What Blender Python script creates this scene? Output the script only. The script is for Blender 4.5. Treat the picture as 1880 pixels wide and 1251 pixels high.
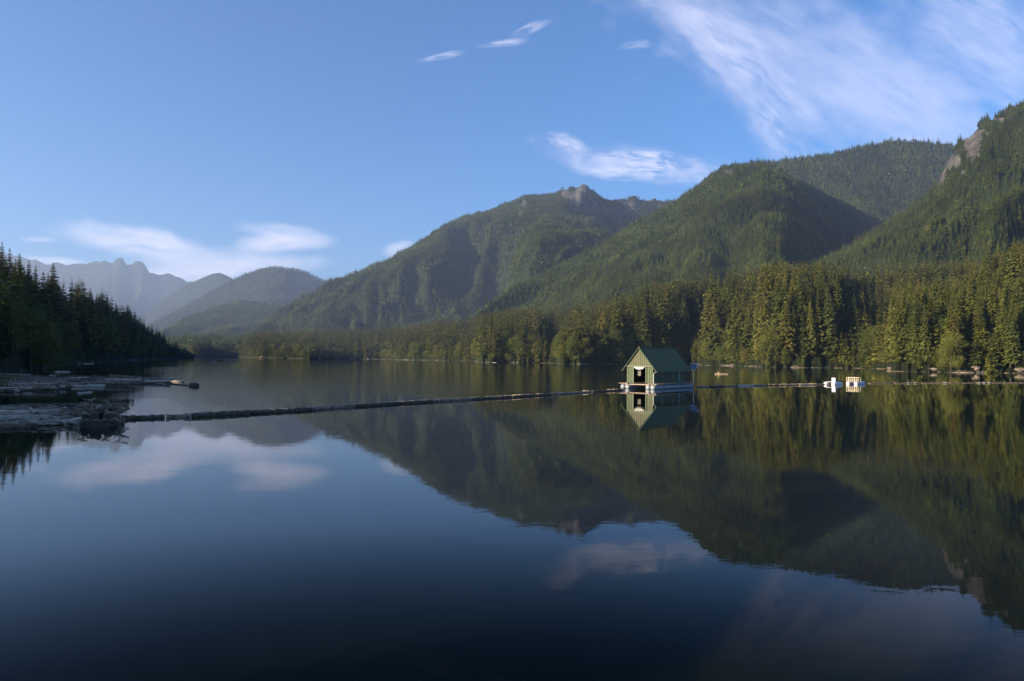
import bpy, bmesh, math, random
import numpy as np
from mathutils import Vector, Matrix
R = math.radians
for o in list(bpy.data.objects): bpy.data.objects.remove(o)
SC = bpy.context.scene
COL = SC.collection
rng = random.Random(7)
nr = np.random.default_rng(11)

# ------------------------------------------------------------------ camera
CAM_H, F_PX, CX, CY = 5.0, 1253.0, 940.0, 625.5
PITCH, ROLL = math.atan(32.8/1253), -0.0101
cam_d = bpy.data.cameras.new('camera'); cam = bpy.data.objects.new('camera', cam_d); COL.objects.link(cam)
cam_d.sensor_width = 36.0; cam_d.lens = 24.0; cam_d.clip_start = 0.5; cam_d.clip_end = 60000
CAM_R = Matrix.Rotation(R(90)+PITCH, 3, 'X') @ Matrix.Rotation(-ROLL, 3, 'Z')
cam.matrix_world = Matrix.Translation((0, 0, CAM_H)) @ CAM_R.to_4x4()
SC.camera = cam

# ------------------------------------------------------------------ light
SUN_AZ, SUN_EL = 64.0, 15.0          # degrees from -Y towards -X, degrees above the horizon
sdir = Vector((-math.sin(R(SUN_AZ))*math.cos(R(SUN_EL)), -math.cos(R(SUN_AZ))*math.cos(R(SUN_EL)), math.sin(R(SUN_EL))))
sl = bpy.data.lights.new('sun', 'SUN'); sl.energy = 5.0; sl.angle = R(0.5); sl.color = (1.0, 0.78, 0.48)
so = bpy.data.objects.new('sun', sl); COL.objects.link(so)
so.rotation_euler = sdir.to_track_quat('Z', 'Y').to_euler(); so.location = (-200, -50, 100)
SKY_STRENGTH = 0.052
SKY_TINT = (0.46, 0.87, 1.24)
HAZE_DENSITY = 5.6e-5
SC.view_settings.view_transform = 'Standard'; SC.view_settings.look = 'None'
SC.view_settings.exposure = 1.85; SC.view_settings.gamma = 1.0
SC.cycles.max_bounces = 6; SC.cycles.diffuse_bounces = 2; SC.cycles.glossy_bounces = 3
SC.cycles.volume_bounces = 0; SC.cycles.transparent_max_bounces = 4
SC.cycles.use_denoising = True

# ------------------------------------------------------------------ pixel <-> world
Rm = np.array(CAM_R)
def ray(px, py):
    v = np.array([(px-CX)/F_PX, -(py-CY)/F_PX, -1.0]); w = Rm @ v
    return w[0]/w[1], w[2]/w[1]          # x/depth , rise/depth
def project(x, y, z):
    P = np.stack([x, y, z-CAM_H], 0); q = np.tensordot(Rm.T, P, 1)
    return CX + F_PX*q[0]/-q[2], CY - F_PX*q[1]/-q[2]
def wpt(px, py, z=0.0):
    tx, tz = ray(px, py); d = (z-CAM_H)/tz
    return Vector((tx*d, d, z))
def dpt(px, py, d):
    tx, tz = ray(px, py); return Vector((tx*d, d, CAM_H+tz*d))

# ------------------------------------------------------------------ node helper
class NT:
    def __init__(s, tree): s.t = tree; s.n = tree.nodes; s.l = tree.links
    def node(s, typ, **kw):
        n = s.n.new(typ)
        for k, v in kw.items(): setattr(n, k, v)
        return n
    def put(s, sock, v):
        if isinstance(v, E): s.l.new(v.s, sock)
        elif isinstance(v, bpy.types.NodeSocket): s.l.new(v, sock)
        else: sock.default_value = v
    def m(s, op, *a, clamp=False):
        n = s.node('ShaderNodeMath', operation=op); n.use_clamp = clamp
        for i, v in enumerate(a): s.put(n.inputs[i], v)
        return E(s, n.outputs[0])
    def noise(s, vec, scale, detail=4, rough=0.55, dist=0.0):
        n = s.node('ShaderNodeTexNoise'); s.put(n.inputs['Vector'], vec)
        n.inputs['Scale'].default_value = scale; n.inputs['Detail'].default_value = detail
        n.inputs['Roughness'].default_value = rough; n.inputs['Distortion'].default_value = dist
        return E(s, n.outputs['Fac'])
    def comb(s, x, y, z=0.0):
        n = s.node('ShaderNodeCombineXYZ'); s.put(n.inputs[0], x); s.put(n.inputs[1], y); s.put(n.inputs[2], z)
        return n.outputs[0]
    def sep(s, v):
        n = s.node('ShaderNodeSeparateXYZ'); s.put(n.inputs[0], v); return [E(s, o) for o in n.outputs]
    def mix(s, f, a, b):
        n = s.node('ShaderNodeMix', data_type='RGBA'); s.put(n.inputs[0], f)
        s.put(n.inputs[6], a if not isinstance(a, tuple) else (*a, 1)); s.put(n.inputs[7], b if not isinstance(b, tuple) else (*b, 1))
        return n.outputs[2]
    def sstep(s, x, lo, hi):
        n = s.node('ShaderNodeMapRange', interpolation_type='SMOOTHSTEP'); s.put(n.inputs[0], x)
        n.inputs[1].default_value = lo; n.inputs[2].default_value = hi
        return E(s, n.outputs[0])
class E:
    def __init__(s, nt, sock): s.nt = nt; s.s = sock
    def __add__(s, o): return s.nt.m('ADD', s, o)
    def __radd__(s, o): return s.nt.m('ADD', o, s)
    def __sub__(s, o): return s.nt.m('SUBTRACT', s, o)
    def __rsub__(s, o): return s.nt.m('SUBTRACT', o, s)
    def __mul__(s, o): return s.nt.m('MULTIPLY', s, o)
    def __rmul__(s, o): return s.nt.m('MULTIPLY', o, s)
    def __truediv__(s, o): return s.nt.m('DIVIDE', s, o)

# ------------------------------------------------------------------ sky (world)
world = bpy.data.worlds.new('World'); SC.world = world; world.use_nodes = True
W = NT(world.node_tree); W.n.clear()
sky = W.node('ShaderNodeTexSky', sky_type='NISHITA'); sky.sun_disc = False
sky.sun_elevation = R(SUN_EL); sky.sun_rotation = R(180+SUN_AZ)
sky.altitude = 100; sky.air_density = 1.0; sky.dust_density = 1.1; sky.ozone_density = 3.5
tc = W.node('ShaderNodeTexCoord')
dx, dy, dz = W.sep(tc.outputs['Generated'])
dys = W.m('MAXIMUM', dy, 0.05)
ahead = W.sstep(dy, 0.1, 0.35)
U = dx/dys; V = dz/dys
def cloud(cx, cy, rx, ry, ang, streak, thr, soft, op, sc=1.0, seed=0.0, wob=0.35):
    """an elliptical patch of cloud round the sky direction of (cx, cy); streak = how much its wisps are drawn out"""
    u0, v0 = ray(cx, cy); c, s_ = math.cos(R(ang)), math.sin(R(ang))
    a = (U-u0)*c + (V-v0)*s_; b = (V-v0)*c - (U-u0)*s_
    w1_ = W.noise(W.comb(a*11.0, b*16.0, seed+5), 1.0, 3, 0.5); w2_ = W.noise(W.comb(a*11.0, b*16.0, seed+25), 1.0, 3, 0.5)
    aw = a + (w1_-0.5)*0.05; bw = b + (w2_-0.5)*0.035
    n1 = W.noise(W.comb(aw*(sc*22/streak), bw*(sc*22), seed), 1.0, 8, 0.62, 0.4)*0.6 + W.noise(W.comb(aw*(sc*34/streak), bw*(sc*120), seed+3), 1.0, 5, 0.6, 0.2)*0.4
    ee = W.m('SQRT', (a/(rx/F_PX))*(a/(rx/F_PX)) + (b/(ry/F_PX))*(b/(ry/F_PX))) + (w1_-0.5)*(2.4*wob) + (n1-0.5)*(1.6*wob)
    m = 1.0 - W.sstep(ee, 0.25, 1.0)
    return m * (thr + (1.0-thr)*W.sstep(n1, 0.5-soft/2, 0.5+soft/2)) * op
cl = []
# high cirrus, upper right   (cx, cy, rx, ry, angle, streak, veil, softness, opacity, scale, seed, wobble)
cl.append(cloud(1480, 120, 470, 150, -27, 2.4, 0.28, 0.40, 0.38, 0.8, 1.0, 0.7))
cl.append(cloud(1640, 190, 260, 120, -27, 1.7, 0.36, 0.40, 0.40, 0.8, 2.2, 0.6))
cl.append(cloud(1800, 30, 260, 110, -32, 2.6, 0.25, 0.30, 0.40, 0.9, 3.1, 0.7))
cl.append(cloud(1430, 245, 130, 50, -40, 2.0, 0.15, 0.22, 0.45, 1.5, 4.7, 0.8))
cl.append(cloud(1370, 130, 220, 70, -38, 2.5, 0.12, 0.22, 0.45, 1.1, 14.7, 0.8))
cl.append(cloud(1790, 120, 260, 130, -24, 2.6, 0.25, 0.30, 0.34, 0.9, 21.0, 0.7))
cl.append(cloud(1300, 40, 230, 60, -30, 3.0, 0.20, 0.24, 0.40, 1.0, 23.0, 0.8))
# small cirrus over the central peak
cl.append(cloud(1180, 295, 190, 42, -5, 2.4, 0.06, 0.20, 0.85, 1.9, 6.0, 0.8))
cl.append(cloud(1120, 318, 80, 16, -4, 2.6, 0.10, 0.2, 0.7, 2.0, 6.6, 0.8))
cl.append(cloud(1050, 268, 50, 18, -20, 2.0, 0.05, 0.2, 0.6, 2.0, 7.0, 0.8))
# scraps
cl.append(cloud(803, 105, 46, 9, 12, 2.6, 0.12, 0.2, 0.55, 2.6, 8.1, 0.8))
cl.append(cloud(915, 80, 64, 10, 8, 2.6, 0.08, 0.2, 0.5, 2.6, 8.9, 0.8))
cl.append(cloud(970, 55, 48, 12, 25, 2.6, 0.08, 0.2, 0.4, 2.6, 9.4, 0.8))
cl.append(cloud(1165, 84, 42, 12, 5, 2.6, 0.08, 0.2, 0.3, 2.6, 9.9, 0.8))
# low banks over the far range
cl.append(cloud(245, 449, 185, 38, -9, 3.0, 0.40, 0.22, 0.95, 0.8, 11.0, 0.5))
cl.append(cloud(410, 478, 200, 34, -3, 3.0, 0.35, 0.22, 0.9, 0.9, 12.0, 0.5))
cl.append(cloud(360, 500, 240, 36, 3, 3.0, 0.40, 0.22, 0.95, 0.8, 12.6, 0.5))
cl.append(cloud(522, 432, 105, 25, -10, 3.0, 0.45, 0.22, 0.9, 0.9, 13.0, 0.5))
cl.append(cloud(520, 448, 105, 22, 4, 3.0, 0.45, 0.22, 0.9, 0.9, 13.8, 0.5))
cl.append(cloud(735, 458, 42, 18, 14, 2.5, 0.6, 0.3, 0.75, 0.8, 14.2, 0.5))
cl.append(cloud(110, 480, 90, 10, -3, 4.0, 0.6, 0.3, 0.8, 0.8, 15.2, 0.4))
cl.append(cloud(70, 440, 44, 7, 0, 4.0, 0.6, 0.3, 0.5, 0.8, 16.2, 0.4))
inv = None
for c_ in cl:
    k = 1.0 - W.m('MINIMUM', c_, 0.97)
    inv = k if inv is None else inv*k
mask = (1.0-inv)*ahead
CLOUD = (5.8, 5.8, 7.2)
tint = W.node('ShaderNodeVectorMath', operation='MULTIPLY'); W.l.new(sky.outputs[0], tint.inputs[0]); tint.inputs[1].default_value = SKY_TINT
skymix = W.mix(mask, tint.outputs[0], CLOUD)
bg = W.node('ShaderNodeBackground'); W.l.new(skymix, bg.inputs[0]); bg.inputs[1].default_value = SKY_STRENGTH
wo = W.node('ShaderNodeOutputWorld'); W.l.new(bg.outputs[0], wo.inputs[0])

# ------------------------------------------------------------------ object helpers
def tag(o, label=None, cat=None, group=None, kind=None):
    if label: o['label'] = label
    if cat: o['category'] = cat
    if group: o['group'] = group
    if kind: o['kind'] = kind
    return o
def link(name, me, mat=None, parent=None, smooth=True):
    if mat is not None:
        for m_ in (mat if isinstance(mat, (list, tuple)) else [mat]): me.materials.append(m_)
    if smooth: me.polygons.foreach_set('use_smooth', [True]*len(me.polygons))
    o = bpy.data.objects.new(name, me); COL.objects.link(o)
    if parent: o.parent = parent
    return o
def empty(name, loc, rz=0.0):
    o = bpy.data.objects.new(name, None); COL.objects.link(o); o.location = loc; o.rotation_euler = (0, 0, rz); o.empty_display_size = 0.5
    return o
def np_mesh(name, verts, quads=None, tris=None):
    me = bpy.data.meshes.new(name); nv = len(verts); me.vertices.add(nv)
    me.vertices.foreach_set('co', np.asarray(verts, dtype=np.float32).ravel())
    idx, tot = [], []
    if quads is not None and len(quads): q = np.asarray(quads, dtype=np.int32); idx.append(q.ravel()); tot.append(np.full(len(q), 4, np.int32))
    if tris is not None and len(tris): t = np.asarray(tris, dtype=np.int32); idx.append(t.ravel()); tot.append(np.full(len(t), 3, np.int32))
    idx = np.concatenate(idx); tot = np.concatenate(tot); st = np.concatenate([[0], np.cumsum(tot)[:-1]]).astype(np.int32)
    me.loops.add(len(idx)); me.loops.foreach_set('vertex_index', idx)
    me.polygons.add(len(tot)); me.polygons.foreach_set('loop_start', st); me.polygons.foreach_set('loop_total', tot)
    me.update(calc_edges=True); me.validate()
    return me
class MB:
    """collects boxes, cylinders and tubes for ONE mesh"""
    def __init__(s): s.v = []; s.f = []
    def add(s, vs, fs):
        b = len(s.v); s.v += [tuple(v) for v in vs]; s.f += [tuple(b+i for i in f) for f in fs]; return s
    def box(s, c, d, rz=0.0):
        c = Vector(c); m = Matrix.Rotation(rz, 3, 'Z')
        vs = [c + m @ Vector((sx*d[0]/2, sy*d[1]/2, sz*d[2]/2)) for sx in (-1, 1) for sy in (-1, 1) for sz in (-1, 1)]
        return s.add(vs, [(0, 1, 3, 2), (4, 6, 7, 5), (0, 4, 5, 1), (2, 3, 7, 6), (0, 2, 6, 4), (1, 5, 7, 3)])
    def tube(s, pts, rad, n=10, cap=True):
        pts = [Vector(p) for p in pts]; rad = rad if isinstance(rad, (list, tuple)) else [rad]*len(pts)
        vs, fs = [], []
        for i, p in enumerate(pts):
            t = (pts[min(i+1, len(pts)-1)] - pts[max(i-1, 0)]).normalized()
            a = t.cross(Vector((0, 0, 1)) if abs(t.z) < 0.9 else Vector((1, 0, 0))).normalized(); b = t.cross(a)
            for k in range(n):
                w = 2*math.pi*k/n; vs.append(p + (a*math.cos(w)+b*math.sin(w))*rad[i])
        for i in range(len(pts)-1):
            for k in range(n): fs.append((i*n+k, i*n+(k+1) % n, (i+1)*n+(k+1) % n, (i+1)*n+k))
        if cap: fs.append(tuple(range(n))[::-1]); fs.append(tuple((len(pts)-1)*n+k for k in range(n)))
        return s.add(vs, fs)
    def build(s, name, mat, parent=None, smooth=False, bevel=0.0):
        me = bpy.data.meshes.new(name); me.from_pydata(s.v, [], s.f); me.update()
        o = link(name, me, mat, parent, smooth)
        if bevel: b = o.modifiers.new('bevel', 'BEVEL'); b.width = bevel; b.segments = 2; b.limit_method = 'ANGLE'
        return o

# ------------------------------------------------------------------ materials
def material(name):
    m = bpy.data.materials.new(name); m.use_nodes = True
    t = NT(m.node_tree); p = t.n['Principled BSDF']; return m, t, p
def plain(name, col, rough=0.6, var=0.25, scale=2.0, metal=0.0, bump=0.0):
    m, t, p = material(name); g = t.node('ShaderNodeTexCoord').outputs['Object']
    n = t.noise(g, scale, 5, 0.6)
    lo = tuple(c*(1-var) for c in col); hi = tuple(min(1, c*(1+var)) for c in col)
    t.l.new(t.mix(t.sstep(n, 0.3, 0.7), lo, hi), p.inputs['Base Color'])
    p.inputs['Roughness'].default_value = rough; p.inputs['Metallic'].default_value = metal
    if bump:
        b = t.node('ShaderNodeBump'); b.inputs['Strength'].default_value = bump; b.inputs['Distance'].default_value = 0.02
        t.put(b.inputs['Height'], n); t.l.new(b.outputs[0], p.inputs['Normal'])
    return m
def foliage(name, cols, nscale=0.35, rough=0.75):
    """per-tree colour from the instance's own random number, clump variation from noise"""
    m, t, p = material(name)
    oi = t.node('ShaderNodeObjectInfo'); r = t.node('ShaderNodeValToRGB'); t.l.new(oi.outputs['Random'], r.inputs[0])
    el = r.color_ramp.elements
    while len(el) < len(cols): el.new(0.5)
    for i, (pos, c) in enumerate(cols): el[i].position = pos; el[i].color = (*c, 1)
    g = t.node('ShaderNodeNewGeometry').outputs['Position']
    n = t.noise(g, nscale, 3, 0.6)
    k = t.sstep(n, 0.25, 0.75)*0.9+0.55
    mx = t.node('ShaderNodeVectorMath', operation='SCALE'); t.l.new(r.outputs[0], mx.inputs[0]); t.put(mx.inputs['Scale'], k)
    t.l.new(mx.outputs[0], p.inputs['Base Color'])
    p.inputs['Roughness'].default_value = rough; p.inputs['Specular IOR Level'].default_value = 0.2
    return m
M = {}
M['needles'] = foliage('needles', [(0.0, (0.036, 0.052, 0.013)), (0.35, (0.060, 0.072, 0.016)), (0.7, (0.084, 0.092, 0.018)), (0.95, (0.100, 0.096, 0.020)), (1.0, (0.112, 0.092, 0.024))])
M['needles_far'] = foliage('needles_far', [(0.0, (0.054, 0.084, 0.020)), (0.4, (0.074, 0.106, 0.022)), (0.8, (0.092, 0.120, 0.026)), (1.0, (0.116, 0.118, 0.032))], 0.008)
M['leaves'] = foliage('leaves', [(0.0, (0.045, 0.066, 0.013)), (0.5, (0.078, 0.092, 0.018)), (0.85, (0.098, 0.102, 0.022)), (1.0, (0.112, 0.104, 0.024))], 0.5)
M['bark'] = plain('bark', (0.06, 0.05, 0.035), 0.9, 0.4, 6)
M['driftwood'] = plain('driftwood', (0.19, 0.132, 0.088), 0.85, 0.6, 3.0, bump=0.6)
M['driftwood_pale'] = plain('driftwood_pale', (0.38, 0.30, 0.23), 0.8, 0.3, 3.0, bump=0.5)
M['driftwood_dark'] = plain('driftwood_dark', (0.075, 0.054, 0.034), 0.9, 0.6, 3.0, bump=0.6)
M['log_end'] = plain('log_end', (0.06, 0.045, 0.035), 0.9, 0.5, 9.0)
M['rock'] = plain('rock', (0.15, 0.125, 0.105), 0.9, 0.45, 0.5, bump=0.6)

def ground_material(name, forest, rockc):
    m, t, p = material(name)
    geo = t.node('ShaderNodeNewGeometry'); pos = geo.outputs['Position']
    at = t.node('ShaderNodeAttribute', attribute_name='rock')
    x, y, z = t.sep(pos)
    n1 = t.noise(pos, 0.02, 8, 0.7); n2 = t.noise(t.comb(x, y, z*0.25), 0.045, 8, 0.7)
    f1 = t.mix(t.sstep(n1, 0.3, 0.7), forest, tuple(c*1.3 for c in forest))
    rk = t.mix(t.sstep(n2, 0.35, 0.65), tuple(c*0.30 for c in rockc), rockc)
    n3 = t.noise(pos, 0.055, 3, 0.6); shore = 1.0 - t.sstep(z - (t.sstep(n3, 0.5, 0.66))*1.5, -0.1, 0.25)
    edge = t.sstep(E(t, at.outputs['Fac']) + (n2-0.5)*2.2 + (n1-0.5)*0.8, 0.45, 0.75)
    c = t.mix(edge, f1, rk); c = t.mix(shore*0.8, c, tuple(v*0.9 for v in rockc))
    t.l.new(c, p.inputs['Base Color']); p.inputs['Roughness'].default_value = 0.95
    p.inputs['Specular IOR Level'].default_value = 0.1
    b = t.node('ShaderNodeBump'); b.inputs['Distance'].default_value = 9.0; b.inputs['Strength'].default_value = 0.6
    t.put(b.inputs['Height'], n2); t.l.new(b.outputs[0], p.inputs['Normal'])
    return m
M['ground'] = ground_material('forest_ground', (0.012, 0.017, 0.007), (0.105, 0.098, 0.093))
M['ground_far'] = ground_material('far_ground', (0.011, 0.017, 0.007), (0.100, 0.096, 0.096))
# ------------------------------------------------------------------ terrain
def _hash(ix, iy, seed):
    h = (ix.astype(np.int64)*374761393 + iy.astype(np.int64)*668265263 + seed*1442695041) & 0xFFFFFFFF
    h = ((h ^ (h >> 13))*1274126177) & 0xFFFFFFFF
    return ((h ^ (h >> 16)) & 0xFFFF)/65535.0
def vnoise(x, y, seed):
    ix, iy = np.floor(x), np.floor(y); fx, fy = x-ix, y-iy
    fx = fx*fx*fx*(fx*(fx*6-15)+10); fy = fy*fy*fy*(fy*(fy*6-15)+10)
    a = _hash(ix, iy, seed); b = _hash(ix+1, iy, seed); c = _hash(ix, iy+1, seed); d = _hash(ix+1, iy+1, seed)
    return (a*(1-fx)+b*fx)*(1-fy)+(c*(1-fx)+d*fx)*fy
def fbm(x, y, seed, octv=4, gain=0.5):
    s = 0; a = 1; t = 0
    for k in range(octv):
        s = s + a*(vnoise(x, y, seed+k)-0.5)*2; t += a; x = x*2.03+13.1; y = y*2.03+7.7; a *= gain
    return s/t
def ridged(x, y, seed, octv=3):
    s = 0; a = 1; t = 0
    for k in range(octv):
        s = s + a*(1-np.abs(vnoise(x, y, seed+k)-0.5)*2*1.6); t += a; x = x*2.1+3.1; y = y*2.1+5.7; a *= 0.5
    return s/t
def ctl(pts):
    """control points (px, py, crest depth) -> (tx, crest z, depth) arrays"""
    a = []
    for px, py, d in pts:
        tx, tz = ray(px, py); a.append((tx, CAM_H+tz*d, d))
    a = np.array(a); return a[:, 0], a[:, 1], a[:, 2]
def shore_ctl(pts):
    a = []
    for px, py in pts:
        w = wpt(px, py); a.append((w.x/w.y, w.y))
    a = np.array(a); return a[:, 0], a[:, 1]
# shoreline of the land to the right and ahead: (px, py)
SH = shore_ctl([(356, 655.6), (430, 656.0), (478, 657.6), (505, 658.0), (560, 658.8), (640, 659.4), (700, 660.0), (740, 661.2), (800, 662.3), (870, 663.6), (884, 665.8), (960, 666.6), (1020, 667.3), (1029, 668.6), (1060, 668.9), (1150, 669.3), (1230, 669.8), (1265, 670.0), (1300, 671.2), (1345, 672.0), (1384, 673.2), (1400, 674.6), (1470, 675.4), (1530, 675.9), (1580, 676.6), (1634, 678.0), (1641, 682.2), (1700, 683.2), (1760, 684.3), (1880, 685.8)])
SH = (np.concatenate([[-4.0, -0.6], SH[0], [0.95, 1.3, 2.5]]), np.concatenate([[3800, 3800], SH[1], [330, 250, 120]]))
SHL = shore_ctl([(-60, 700), (0, 691), (50, 681), (100, 672), (150, 667.5), (200, 664.5), (250, 662), (300, 660), (340, 658.0)])
SHL = (np.concatenate([[-4.0, -1.5], SHL[0]]), np.concatenate([[26, 82], SHL[1]]))
TIP_TX = ray(358, 657)[0]

class Layer:
    def __init__(s, name, crest, foot, p=1.15, back=0.5, amp=0.0, L=300.0, seed=1, spurs=(), rock=(), z0=2.0, base=0.0, edge=None, jag=0.0, skew=0.0, zmin=None):
        s.name = name; s.tx, s.zc, s.dc = ctl(crest); s.foot = foot; s.p = p; s.back = back; s.amp = amp; s.L = L
        s.seed = seed; s.spurs = spurs; s.rock = rock; s.z0 = z0; s.base = base; s.edge = edge; s.jag = jag; s.skew = skew; s.zmin = zmin
    def z(s, tx, d):
        zc = np.interp(tx, s.tx, s.zc); dc = np.interp(tx, s.tx, s.dc)
        if s.base: zc = zc - s.base
        if s.zmin: zc = np.maximum(zc, s.zmin)
        df = s.foot(tx) if callable(s.foot) else np.interp(tx, *s.foot)
        df = df + np.clip(df/60, 1.5, 14)*fbm(tx*140, tx*0+s.seed, 900+s.seed, 4)
        t = (d-df)/np.maximum(dc-df, 1.0); zcrest = zc
        if s.amp > 30:      # let depth and foot wander so that no fold runs dead straight towards the viewer
            txw = tx+0.035*np.clip(1-t, 0, 1)*np.clip(t*4, 0, 1)*fbm(tx*d/(s.L*0.9), d/(s.L*1.3), s.seed+150, 3)
            dc = np.interp(txw, s.tx, s.dc); df2 = s.foot(txw) if callable(s.foot) else df; t = (d-df2)/np.maximum(dc-df2, 1.0)
        tc_ = np.clip(t, 0, 1)
        zs = sum(np.interp(tx+o_, s.tx, s.zc) for o_ in (-.05, -.035, -.02, .0, .02, .035, .05))/7-s.base; zs = np.maximum(zs, s.zmin) if s.zmin else zs; w_ = tc_**3; zc = zc*w_+np.minimum(zs, zc*1.3)*(1-w_)
        z = s.z0*np.clip((d-df)/5.0, 0, 1) + (zc-s.z0)*tc_**s.p
        z = np.where(t < 0, (d-df)*0.35, z)
        z = np.where(t > 1, zc-(d-dc)*s.back, z)
        x = tx*d; zb = z
        if s.amp:
            env = 4*tc_*(1-tc_)*(t < 1)
            warp = fbm(x/(s.L*1.7), d/(s.L*1.7), s.seed+40, 3)*0.9
            z = z + s.amp*env*((ridged((x-s.skew*d)/s.L+warp, d/(s.L*2.6)+warp*1.4, s.seed)-0.70)*1.7 + 0.35*fbm(x/(s.L*0.35), d/(s.L*0.45), s.seed+9, 3))
        if len(s.spurs):
            px, py = project(x, d, np.maximum(z, 0)); px = px+26*fbm(x/(s.L*.6), d/(s.L*.8), s.seed+95, 3)
            env = np.clip((1-tc_)*6, 0, 1)*(t < 1)*np.clip(tc_*5, 0, 1)
            for poly, A, wl, wr in s.spurs:
                D = np.full(px.shape, 1e9); side = np.zeros(px.shape)
                for (x0, y0), (x1, y1) in zip(poly[:-1], poly[1:]):
                    vx, vy = x1-x0, y1-y0; L2 = vx*vx+vy*vy
                    k = np.clip(((px-x0)*vx+(py-y0)*vy)/L2, 0, 1)
                    ex, ey = px-(x0+k*vx), py-(y0+k*vy); dd = np.hypot(ex, ey)
                    up = dd < D; D = np.where(up, dd, D); side = np.where(up, (vx*ey-vy*ex)/(math.sqrt(L2)*np.maximum(dd, 1e-3)), side)
                w = wr+(wl-wr)*(0.5+0.5*np.clip(side*1.2, -1, 1))      # side > 0: left of a line drawn downhill
                wob = 1+0.35*fbm(x/(s.L*0.5), d/(s.L*0.7), s.seed+90, 3)
                q_ = np.clip(1-D/(w*wob), 0, 1); z = z + A*env*(0.45*q_+0.55*q_*q_*(3-2*q_))
        z = z-np.maximum(np.maximum(s.tx[0]-tx, tx-s.tx[-1]), 0)*d*1.0
        z = np.where(t > 0, np.maximum(z, 0.6*s.z0*np.clip((d-df)/5.0, 0, 1)), z)
        room = np.maximum(0.8*((CAM_H+(zcrest-CAM_H)/dc*d)-zb), 0.5)
        pert = z-zb; z = np.where(pert > 0, zb+room*(1-np.exp(-pert/room)), z)
        if s.jag: z = z + s.jag*np.exp(-((t-1)/0.08)**2)*fbm(x/(s.L*0.12), d/(s.L*0.12), s.seed+70, 4)*0.6
        if s.edge is not None: z = np.where(s.edge(tx, d), z, -60.0)
        return z

def smooth_shore(tx):
    return sum(np.interp(tx+o_, *SH) for o_ in np.linspace(-.22, .22, 15))/15
def footof(frac, off=0.0):
    return lambda tx: smooth_shore(tx)*frac+off
# name, crest control points (px, py, depth)
LAY = []
LAY.append(Layer('left', [(-3000, 520, 300), (-400, 520, 300), (-60, 430, 270), (0, 452, 290), (60, 492, 360), (110, 503, 450), (150, 516, 540), (180, 525, 620), (210, 550, 700), (240, 566, 800), (270, 594, 900), (300, 614, 1020), (330, 636, 1180), (350, 655, 1300), (358, 662, 1340)],
    SHL, p=0.75, back=0.25, amp=5, L=120, seed=3, z0=2.5, base=25.0, zmin=5.0, edge=lambda tx, d: tx < TIP_TX))
# near point on the right
LAY.append(Layer('right_point', [(1600, 690, 480), (1636, 660, 480), (1650, 628, 490), (1670, 590, 500), (1700, 548, 515), (1740, 512, 540), (1790, 478, 570), (1840, 455, 600), (1880, 432, 620), (2000, 400, 680), (3000, 400, 800)],
    lambda tx: np.interp(tx, *SH), p=0.9, back=0.18, amp=14, L=90, seed=21, z0=3, base=32.0, edge=lambda tx, d: tx > ray(1638, 670)[0]-0.0))
LAY.append(Layer('mid_wood', [(1000, 640, 840), (1030, 612, 850), (1055, 588, 880), (1085, 568, 920), (1150, 548, 960), (1200, 527, 980), (1300, 507, 1000), (1400, 494, 980), (1500, 489, 960), (1600, 494, 940), (1700, 486, 920), (1880, 440, 900), (2300, 420, 900)],
    lambda tx: np.interp(tx, *SH), p=0.9, back=0.2, amp=26, L=150, seed=33, z0=3, base=38.0,
    spurs=[([(1100, 560), (1060, 610), (1040, 665)], 14, 60, 60), ([(1470, 485), (1495, 560), (1500, 672)], 80, 120, 45), ([(1240, 515), (1210, 590), (1190, 668)], 42, 80, 45), ([(1650, 480), (1605, 560), (1595, 676)], -60, 60, 50), ([(1340, 500), (1290, 590), (1285, 669)], -34, 42, 30)], edge=lambda tx, d: tx > ray(1022, 670)[0]))
LAY.append(Layer('far_wood', [(200, 612, 2900), (356, 612, 2900), (430, 612, 2700), (480, 608, 2250), (600, 604, 2100), (740, 598, 1900), (800, 592, 1800), (900, 577, 1600), (1000, 564, 1500), (1080, 556, 1450), (1200, 545, 1400), (1500, 520, 1400), (1900, 500, 1400)],
    lambda tx: np.interp(tx, *SH), p=0.8, back=0.1, amp=10, L=200, seed=44, z0=3, base=40.0,
    spurs=[([(980, 565), (930, 610), (905, 660)], 26, 60, 60), ([(1070, 575), (1015, 620), (1005, 665)], -26, 30, 26), ([(900, 580), (860, 630), (870, 662)], -24, 26, 22)]))
LAY.append(Layer('right_mountain', [(1380, 560, 1250), (1480, 488, 1500), (1560, 449, 1700), (1640, 401, 1850), (1700, 360, 1950), (1716, 340, 1950), (1728, 312, 1960), (1745, 282, 1970), (1755, 264, 1980), (1772, 243, 2000), (1800, 219, 2000), (1814, 209, 2000), (1840, 199, 2050), (1880, 186, 2100), (2000, 140, 2200), (2300, 170, 2400), (3500, 300, 2400)],
    footof(1.0, 420), p=1.0, back=0.9, amp=45, L=240, seed=55, skew=1.0, base=16, jag=14,
    spurs=[([(1960, 260), (1850, 360), (1770, 450), (1700, 520)], 110, 75, 40), ([(1880, 230), (1800, 330), (1700, 420), (1620, 480)], 70, 60, 40), ([(1990, 350), (1890, 430), (1830, 480)], 90, 60, 45), ([(1900, 330), (1810, 405), (1745, 462), (1700, 500)], -85, 26, 30), ([(1790, 300), (1740, 350), (1680, 430), (1610, 480)], -50, 22, 26)],
    rock=[(1786, 266, 19, 36, 1.0), (1778, 285, 9, 18, .9), (1757, 300, 8, 20, .9), (1740, 288, 14, 30, 1.0), (1724, 322, 13, 24, 1.0), (1832, 224, 20, 11, .9), (1800, 245, 20, 10, .7), (1765, 318, 12, 8, .6), (1845, 250, 10, 8, .5)]))
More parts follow.
